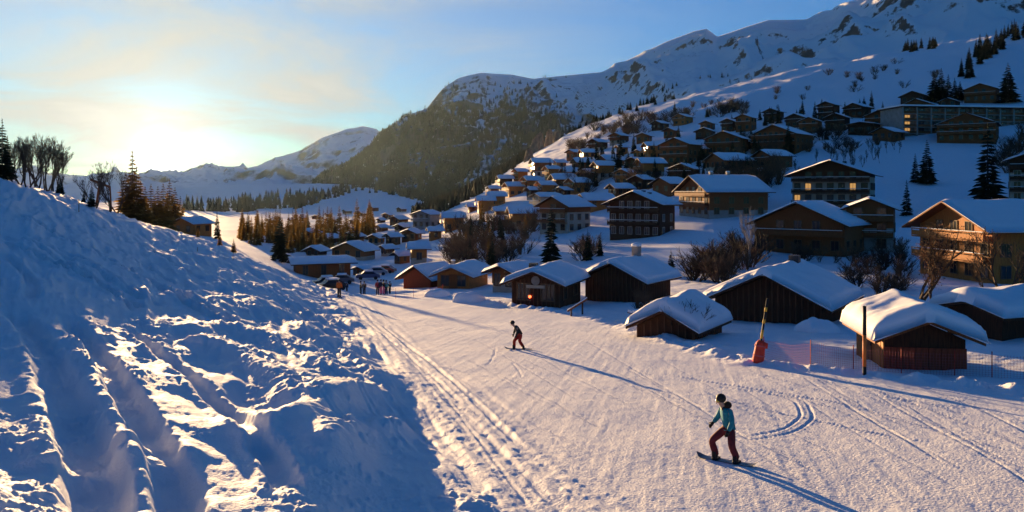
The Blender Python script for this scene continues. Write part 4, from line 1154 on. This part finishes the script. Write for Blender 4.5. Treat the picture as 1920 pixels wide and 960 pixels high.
def net(px, h, label, cell=.11, y0=28, y1=60):
    pts = [locate(u, py, y0, y1) for u, py in px]
    o = empty('safety_net', pts[0], 0, label, 'net')
    b = MB(); org = pts[0]
    for a, c in zip(pts[:-1], pts[1:]):
        d = c - a; n = max(2, int(d.length / cell))
        for k in range(n):
            q = a + d * (k / n) - org; q.z = gz(960 + (q.x+org.x)/(q.y+org.y)*F, q.y+org.y) - org.z
            b.bar(q + Vector((0,0,.02)), q + Vector((0,0,h)), .0055)
        for j in range(int(h / cell) + 1):
            m_ = max(1, int(d.length / 1.2))
            for k in range(m_):
                q0 = a + d*(k/m_) - org; q1 = a + d*((k+1)/m_) - org
                for q in (q0, q1): q.z = gz(960 + (q.x+org.x)/(q.y+org.y)*F, q.y+org.y) - org.z + .03 + j*cell - .08*math.sin(6.28*0.5*j/9)
                b.bar(q0, q1, .0055)
    b.build('mesh_panel', NETM, o)
    for k, q in enumerate(pts):
        bb = MB(); qq = q - org
        bb.tube([qq + Vector((0,0,-.2)), qq + Vector((0,0,h + .12))], .02, 6); bb.build('stake', RED, o)
net([(1432,672),(1520,684),(1600,692),(1690,700),(1790,704),(1860,708),(1925,712),(2000,716)], .95, 'fine red safety net strung along the edge of the piste')
net([(742,560),(775,558),(806,556),(830,552)], 1.0, 'orange red net fence in front of the steep gabled chalet', .16, 85, 125)
# snow covered mound, table, rail
def mound(u, py, w, d, h, label, y0, y1, seed):
    p = locate(u, py, y0, y1); n = 26
    xs = np.linspace(-1, 1, n); X, Y = np.meshgrid(xs, xs); r = np.sqrt(X*X + Y*Y)
    Z = h * np.sqrt(np.clip(1 - np.clip(r, 0, 1)**2.6, 0, 1)) * (1 + .25*fbm(X*1.6 + seed, Y*1.6, 3)) - .25*(r > .98) - .05
    me = fast_mesh('snow_mound', np.stack([X*w/2, Y*d/2, Z], -1).reshape(-1, 3), grid_quads(n, n), ROOFSNOW)
    o = link('snow_mound', me); o.location = p; tag(o, label, 'snow mound')
mound(1532, 622, 3.0, 2.2, .85, 'rounded snow heap under the eave of the big black barn', 46, 60, 1.0)
mound(1935, 592, 3.4, 3.0, 2.2, 'tall sunlit snow heap behind the low drowned house', 44, 70, 4.0)
mound(880, 566, 3.5, 2.5, 1.0, 'ploughed snow heap in front of the honey coloured chalet', 70, 110, 6.0)
mound(820, 556, 3.0, 2.5, .9, 'ploughed snow heap by the orange red net fence', 80, 112, 8.0)
def table():
    p = locate(1197, 606, 55, 75); o = empty('picnic_table', p, .3, 'small outdoor table with a cap of snow between barn and hut', 'table')
    b = MB(); b.box(-.7, .7, -.4, .4, .72, .78); t = b.build('table_top', WOOD_M, o)
    b = MB(); b.box(-.68, .68, -.38, .38, .781, .98); b.build('table_snow', ROOFSNOW, t)
    for sx in (-.5, .5):
        b = MB(); b.box(sx-.05, sx+.05, -.05, .05, -.2, .72); b.build('leg', WOOD_M, o)
table()
def gate():
    p = locate(1085, 592, 58, 80); o = empty('wooden_barrier', p, 0, 'slanting snow topped timber rail beside the dark piste chalet', 'barrier')
    b = MB(); b.bar((-.9,0,.35), (.7,0,1.35), .12, .14); r = b.build('rail', WOOD_M, o)
    b = MB(); b.bar((-.88,0,.46), (.68,0,1.46), .11, .07); b.build('rail_snow', ROOFSNOW, r)
    for x, z in ((-.6,.5),(.3,1.1)):
        b = MB(); b.bar((x,.02,-.3), (x,.02,z), .12); b.build('post', WOOD_D, o)
gate()
# leaning timber beam with its prop on the crest
def lift_beam():
    p = locate(188, 390, 78, 120); k = p.y / F
    o = empty('timber_beam', p, 0, 'leaning timber lift beam on a prop at the crest of the bank', 'beam')
    def at(u, v): return Vector(((u - 188)*k, 0, (390 - v)*k))
    b = MB(); b.bar(at(170,337), at(206,351), .22, .26); b.build('beam', WOOD_M, o)
    b = MB(); b.bar(at(187,345), at(179,398), .2, .2); b.build('prop', WOOD_M, o)
    b = MB(); b.bar(at(206,350), at(209,398), .14, .14); b.build('prop', WOOD_M, o)
lift_beam()
for u, py, t in [(148,398,374),(370,472,464),(437,488,477)]:
    p = locate(u, py, 20, 110); h = (py - t)/F*p.y
    o = MB(); o.tube([(0,0,-.3),(0,0,h)], [.03,.025], 6); q = o.build('stake', WOOD_G); q.location = p
    tag(q, {148:'thin bamboo stake on the bank below the bare trees',370:'short bamboo stake half way along the bank crest',437:'short bamboo stake on the bank near the big dusted spruce'}[u], 'stake')

# parked cars on the flat
def car(u, py, rz, colr, label, y0=110, y1=200):
    p = locate(u, py, y0, y1); o = empty('parked_car', p, rz, label, 'car', 'cars parked on the flat')
    paint = mat('car paint ' + colr[0], colr[1], .35, spec=.5)
    b = MB()
    prof = [(-2.1,.35),(-2.1,.8),(-1.9,.95),(-1.2,1.0),(-.7,1.45),(.9,1.48),(1.6,1.0),(2.05,.85),(2.1,.35)]
    n = len(prof); v = [(x, -.85, z) for x, z in prof] + [(x, .85, z) for x, z in prof]
    b.add(v, [tuple(range(n)), tuple(reversed(range(n, 2*n)))] + [(i, i+n, (i+1) % n + n, (i+1) % n) for i in range(n)])
    b.build('body', paint, o)
    for s in (-1, 1):
        b = MB(); b.add([(-1.05,.0,1.02),(-.65,0,1.38),(.8,0,1.40),(1.3,0,1.03)], [(0,1,2,3)] if s < 0 else [(3,2,1,0)])
        w = b.build('side_window', GLASS, o); w.location.y = s*.862
        for x in (-1.3, 1.3):
            b = MB(); b.tube([(x, s*.72, .33), (x, s*.9, .33)], [.33, .33], 12); b.build('wheel', BLACK, o)
    b = MB(); b.box(-.65, .85, -.75, .75, 1.485, 1.68); b.build('roof_snow', ROOFSNOW, o)
for u, py, rz, c, lab in [(612,538,.4,('slate',(.03,.035,.04)),'dark car under snow nearest the long low building'),(640,532,.2,('grey',(.10,.10,.11)),'grey car with a snowy roof beside the dark one'),
                          (622,546,.5,('black',(.015,.015,.018)),'black car at the front of the parked cars by the bank'),(706,516,.1,('silver',(.30,.30,.31)),'silver car parked beyond the skiers'),(722,512,-.2,('red',(.30,.03,.03)),'red car parked beyond the skiers'),(690,524,.2,('blue',(.03,.06,.16)),'blue car parked between kiosk and skiers')]:
    car(u, py, rz, c, lab)

# ------------------------------------------------------------------ people
SKIN = mat('skin', (.50, .30, .21), .6)
def skinned(name, pts, edges, radii, root, m, parent, sub=2):
    me = bpy.data.meshes.new(name); me.from_pydata([tuple(p) for p in pts], edges, []); me.materials.append(m); me.update()
    o = link(name, me, parent)
    md = o.modifiers.new('Skin', 'SKIN'); md.use_smooth_shade = True
    for i, r in enumerate(radii):
        sv = me.skin_vertices[0].data[i]; rr = r if isinstance(r, tuple) else (r, r); sv.radius = rr; sv.use_root = (i == root)
    o.modifiers.new('Subdivision', 'SUBSURF').levels = sub
    o.modifiers['Subdivision'].render_levels = sub
    return o
def ball(name, c, r, m, parent, seg=14):
    b = MB(); pts = []; rad = []
    for k in range(9):
        a = -math.pi/2 + math.pi*k/8; pts.append(Vector((0,0,math.sin(a)*r[2]))); rad.append(max(.002, math.cos(a)))
    for i in range(9):
        for j in range(seg):
            t = 2*math.pi*j/seg; b.v.append((c[0] + rad[i]*r[0]*math.cos(t), c[1] + rad[i]*r[1]*math.sin(t), c[2] + pts[i].z))
    for i in range(8):
        for j in range(seg):
            b.f.append((i*seg+j, i*seg+(j+1) % seg, (i+1)*seg+(j+1) % seg, (i+1)*seg+j)); b.m.append(0)
    return b.build(name, m, parent, True)
def person(loc, rz, label, J, jacket, trousers, boots=BLACK, helmet=BLACK, scale=1.0, group=None, goggles=None, hair=None, lod=2):
    """J: joints in metres, x = ahead of the person, y = to the left, z up"""
    o = empty('person', loc, rz, label, 'person', group); o.scale = (scale,)*3
    g = {k: Vector(v) for k, v in J.items()}
    order = ['pelvis','waist','chest','neck','head','crown','shl','ell','wrl','shr','elr','wrr','hil','knl','anl','hir','knr','anr']
    ed = [(0,1),(1,2),(2,3),(3,4),(4,5),(2,6),(6,7),(7,8),(2,9),(9,10),(10,11),(0,12),(12,13),(13,14),(0,15),(15,16),(16,17)]
    rad = [.11,.10,.12,.055,.085,.07,.055,.042,.032,.055,.042,.032,.08,.055,.04,.08,.055,.04]
    skinned('body', [g[k] for k in order], ed, rad, 0, SKIN, o, lod)
    jo = ['pelvis','waist','chest','collar','shl','ell','wrl','shr','elr','wrr']
    g['collar'] = g['neck'].lerp(g['chest'], .25)
    skinned('jacket', [g[k] for k in jo], [(0,1),(1,2),(2,3),(2,4),(4,5),(5,6),(2,7),(7,8),(8,9)], [(.155,.15),(.145,.14),(.165,.15),.085,.085,.072,.06,.085,.072,.06], 1, jacket, o, lod)
    to = ['waist','pelvis','hil','knl','anl','hir','knr','anr']
    skinned('trousers', [g[k] for k in to], [(0,1),(1,2),(2,3),(3,4),(1,5),(5,6),(6,7)], [.125,.135,.115,.095,.088,.115,.095,.088], 1, trousers, o, lod)
    for s in ('l', 'r'):
        a = g['an'+s]; t = g.get('to'+s, a + Vector((.17,0,-.06)))
        skinned('boot', [a + Vector((0,0,.06)), a + Vector((0,0,-.04)), t], [(0,1),(1,2)], [.075,.075,.055], 1, boots, o, 1)
        w = g['wr'+s]; d = (w - g['el'+s]).normalized(); sd = Vector((0,1 if s == 'l' else -1,0)); fw = sd.cross(d).normalized()
        b = MB(); b.tube([w - d*.01, w + d*.045, w + d*.09], [.034,.042,.038], 8)
        for q in range(4):
            off = fw * (.028*(q - 1.5)*.75); ln = (.065,.078,.072,.055)[q]
            b.tube([w + d*.08 + off, w + d*(.08 + ln*.6) + off, w + d*(.08 + ln) + off - sd*.03], [.013,.013,.009], 5)
        b.tube([w + d*.03 + fw*.03, w + d*.07 + fw*.065, w + d*.10 + fw*.065], [.014,.014,.010], 5)
        b.build('glove', BLACK, o, True)
    hd = g['head'].lerp(g['crown'], .5); f = Vector(J.get('face', (1,0,0))).normalized()
    hm = ball('helmet', hd + Vector((0,0,.055)) - f*.015, (.128,.118,.115), helmet, o)
    ball('nose', g['head'] + f*.095 + Vector((0,0,.0)), (.022,.016,.026), SKIN, o, 8)
    ball('mouth', g['head'] + f*.085 + Vector((0,0,-.05)), (.010,.028,.009), mat('lips', (.35,.12,.10), .6), o, 8)
    if goggles: ball('goggles', g['head'] + f*.075 + Vector((0,0,.055)), (.055,.095,.045), goggles, o)
    if hair: ball('hair', g['neck'] - f*.12 + Vector((0,0,.03)), (.10,.12,.09), hair, o)
    return o
def snowboard(p, rz, pitch, label, L=1.58, W=.27):
    n = 22; xs = np.linspace(-L/2, L/2, n); b = MB()
    for z in (0, .014):
        for x in xs:
            e = max(0, abs(x) - L*.36)/(L*.14); w = W/2*(1 - .10*(1-(abs(x)/(L/2))**2)) * math.sqrt(max(.02, 1 - min(1, e)**2.4)); up = .10*min(1, e)**2
            b.v += [(x, -w, z + up), (x, w, z + up)]
    for i in range(n - 1):
        a = 2*i; c = a + 2*n
        b.f += [(a, a+1, a+3, a+2), (c+2, c+3, c+1, c), (a+2, c+2, c, a), (a+1, c+1, c+3, a+3)]; b.m += [0]*4
    b.f += [(0, 2*n, 2*n+1, 1), (2*n-2, 2*n-1, 4*n-1, 4*n-2)]; b.m += [0]*2
    o = empty('snowboard', p, rz, label, 'snowboard'); o.rotation_euler = (0, pitch, rz)
    d = b.build('deck', mat('snowboard deck', (.02,.022,.026), .35, (.10,.12,.14), 3.0, spec=.5), o, False)
    for x in (-.27, .27):
        b = MB(); b.box(x-.06, x+.06, -.13, .13, .016, .05); b.box(x-.05, x+.05, .11, .14, .05, .22); b.build('binding', BLACK, o)
    return o
TEAL = mat('teal jacket cloth', (.010,.17,.22), .75, (.016,.23,.29), 8.0)
MAROON = mat('maroon trouser cloth', (.095,.012,.018), .8, (.14,.02,.026), 8.0)
REDT = mat('red trouser cloth', (.32,.02,.012), .8); DARKJ = mat('charcoal jacket cloth', (.018,.022,.024), .8)
GOLD = mat('yellow mirrored goggles', (.55,.40,.06), .15, spec=.8)
BROWNH = mat('dark fur and hair', (.03,.018,.012), .9)
# boarder in teal: local frame x = image right, y = away, z = up
def rider(u, py, label, J, blabel, hang, jk, tr, y0, y1, scale=1.0, **kw):
    p = locate(u, py, y0, y1); d = Vector((math.cos(hang), math.sin(hang), 0))
    q = p + d*.75; q2 = p - d*.75
    za, zb = gz(960 + q.x/q.y*F, q.y), gz(960 + q2.x/q2.y*F, q2.y)
    pt = -math.atan2(za - zb, 1.5)
    snowboard(p + Vector((0,0,.012)), hang, pt, blabel)
    person(p + Vector((0,0,.045)), 0, label, J, jk, tr, scale=scale, **kw)
hang = math.atan2(.62, -.78)
f1 = Vector((math.cos(hang), math.sin(hang), 0))*.27; tanp = -.045
J1 = dict(anl=tuple(f1 + Vector((0,0,.07))), anr=tuple(-f1 + Vector((0,0,.10))), knl=(-.34,.13,.44), knr=(.05,-.30,.42), hil=(-.02,.07,.74), hir=(.10,-.08,.74),
          pelvis=(.06,0,.78), waist=(.05,0,.92), chest=(-.02,0,1.15), neck=(-.09,.0,1.33), head=(-.14,.0,1.42), crown=(-.16,.0,1.53),
          shl=(-.06,.17,1.25), ell=(-.13,.27,1.01), wrl=(-.27,.24,.86), shr=(.04,-.17,1.25), elr=(.07,-.29,1.01), wrr=(-.04,-.32,.80),
          tol=tuple(f1 + Vector((-.12,-.12,.0))), tor=tuple(-f1 + Vector((-.12,-.12,.02))), face=(-1,.1,-.05))
rider(1362, 866, 'snowboarder in a teal jacket and maroon trousers gliding down the piste', J1, 'dark snowboard under the boarder in the teal jacket', hang, TEAL, MAROON, 16, 24, 1.0, helmet=BLACK, goggles=GOLD, hair=BROWNH)
h2 = math.atan2(.25, -.97); f2 = Vector((math.cos(h2), math.sin(h2), 0))*.25
J2 = dict(anl=tuple(f2 + Vector((0,0,.08))), anr=tuple(-f2 + Vector((0,0,.08))), knl=(-.26,.02,.40), knr=(.02,-.10,.42), hil=(.04,.09,.70), hir=(.10,-.09,.70),
          pelvis=(.08,0,.74), waist=(.02,0,.88), chest=(-.12,0,1.07), neck=(-.26,0,1.20), head=(-.34,0,1.27), crown=(-.38,0,1.37),
          shl=(-.14,.18,1.14), ell=(-.22,.24,.91), wrl=(-.28,.16,.74), shr=(-.12,-.18,1.14), elr=(-.08,-.26,.91), wrr=(-.16,-.22,.72),
          tol=tuple(f2 + Vector((-.05,-.16,.0))), tor=tuple(-f2 + Vector((-.05,-.16,.0))), face=(-1,0,-.25))
rider(973, 655, 'snowboarder in red trousers and dark jacket leaning forward on the piste', J2, 'dark snowboard under the boarder in red trousers', h2, DARKJ, REDT, 34, 60, 1.0, helmet=BLACK)
STAND = dict(anl=(0,.10,.09), anr=(.03,-.10,.09), knl=(.04,.10,.47), knr=(.07,-.10,.47), hil=(0,.09,.86), hir=(0,-.09,.86), pelvis=(0,0,.90), waist=(.01,0,1.05), chest=(.02,0,1.28),
             neck=(.02,0,1.46), head=(.03,0,1.55), crown=(.03,0,1.66), shl=(.01,.18,1.38), ell=(.03,.25,1.12), wrl=(.14,.22,.92), shr=(.01,-.18,1.38), elr=(.03,-.25,1.12), wrr=(.14,-.22,.92))
ORJ = mat('orange jacket cloth', (.62,.13,.015), .8); PINK = mat('pink trouser cloth', (.55,.14,.24), .8); NAVY = mat('navy cloth', (.015,.022,.05), .8); OCHRE = mat('ochre jacket cloth', (.30,.19,.06), .8); CRIM = mat('crimson jacket cloth', (.28,.02,.03), .8)
for u, py, sc, jk, tr, rz, lab, yr in [
  (636,566,1.0,ORJ,BLACK,-1.2,'skier in an orange jacket gliding at the foot of the bank',(80,112)),
  (650,556,.65,NAVY,NAVY,1.0,'small child in dark clothes near the skier in orange',(98,125)),
  (676,552,.95,OCHRE,BLACK,.4,'person in an ochre jacket standing on the shaded flat',(98,130)),
  (683,555,.95,BLACK,NAVY,2.0,'person in black standing beside the one in ochre',(98,130)),
  (708,554,1.05,CRIM,NAVY,-1.5,'person in a crimson jacket at the edge of the group of skiers',(98,130)),
  (714,555,1.05,NAVY,PINK,-1.0,'person in navy jacket and pink trousers in the group of skiers',(98,130)),
  (719,554,1.05,BLACK,PINK,.3,'person in black jacket and pink trousers in the group of skiers',(98,130)),
  (724,553,1.0,TEAL,NAVY,1.2,'person in a teal top at the back of the group of skiers',(98,130)),
  (731,551,.9,DARKJ,BLACK,2.4,'person in grey beside the rack near the group of skiers',(98,130))]:
    p = locate(u, py, *yr); pp = person(p + Vector((0,0,.02)), rz, lab, STAND, jk, tr, scale=sc, lod=1, helmet=rnd.choice([BLACK, NAVY]))
sk = locate(636, 566, 80, 112)
for s in (-.12, .12):
    b = MB(); b.box(-.8, .9, s-.045, s+.045, .0, .03); b.add([(.9,s-.045,0),(.9,s+.045,0),(1.05,s+.02,.12),(1.05,s-.02,.12)], [(0,1,2,3)])
    q = b.build('ski', BLACK, None, loc=sk + Vector((0,0,.03)), rz=-1.2); tag(q, 'black ski under the skier in the orange jacket', 'ski', 'skis of the skier in orange')

# ------------------------------------------------------------------ haze
def haze():
    x0, x1, y0, y1, z0, z1 = -4450, 4800, -300, 5750, -420, 1400
    b = MB(); b.box(x0, x1, y0, y1, z0, z1)
    m = bpy.data.materials.new('valley haze'); m.use_nodes = True
    t = m.node_tree; t.nodes.clear()
    v = t.nodes.new('ShaderNodeVolumePrincipled'); out = t.nodes.new('ShaderNodeOutputMaterial')
    v.inputs['Color'].default_value = (.55, .78, 1.0, 1); v.inputs['Density'].default_value = 0.000009; v.inputs['Anisotropy'].default_value = 0.6
    t.links.new(v.outputs[0], out.inputs['Volume'])
    o = b.build('haze', m); tag(o, 'thin bright haze hanging in the valley air', 'haze', kind='stuff')
haze()
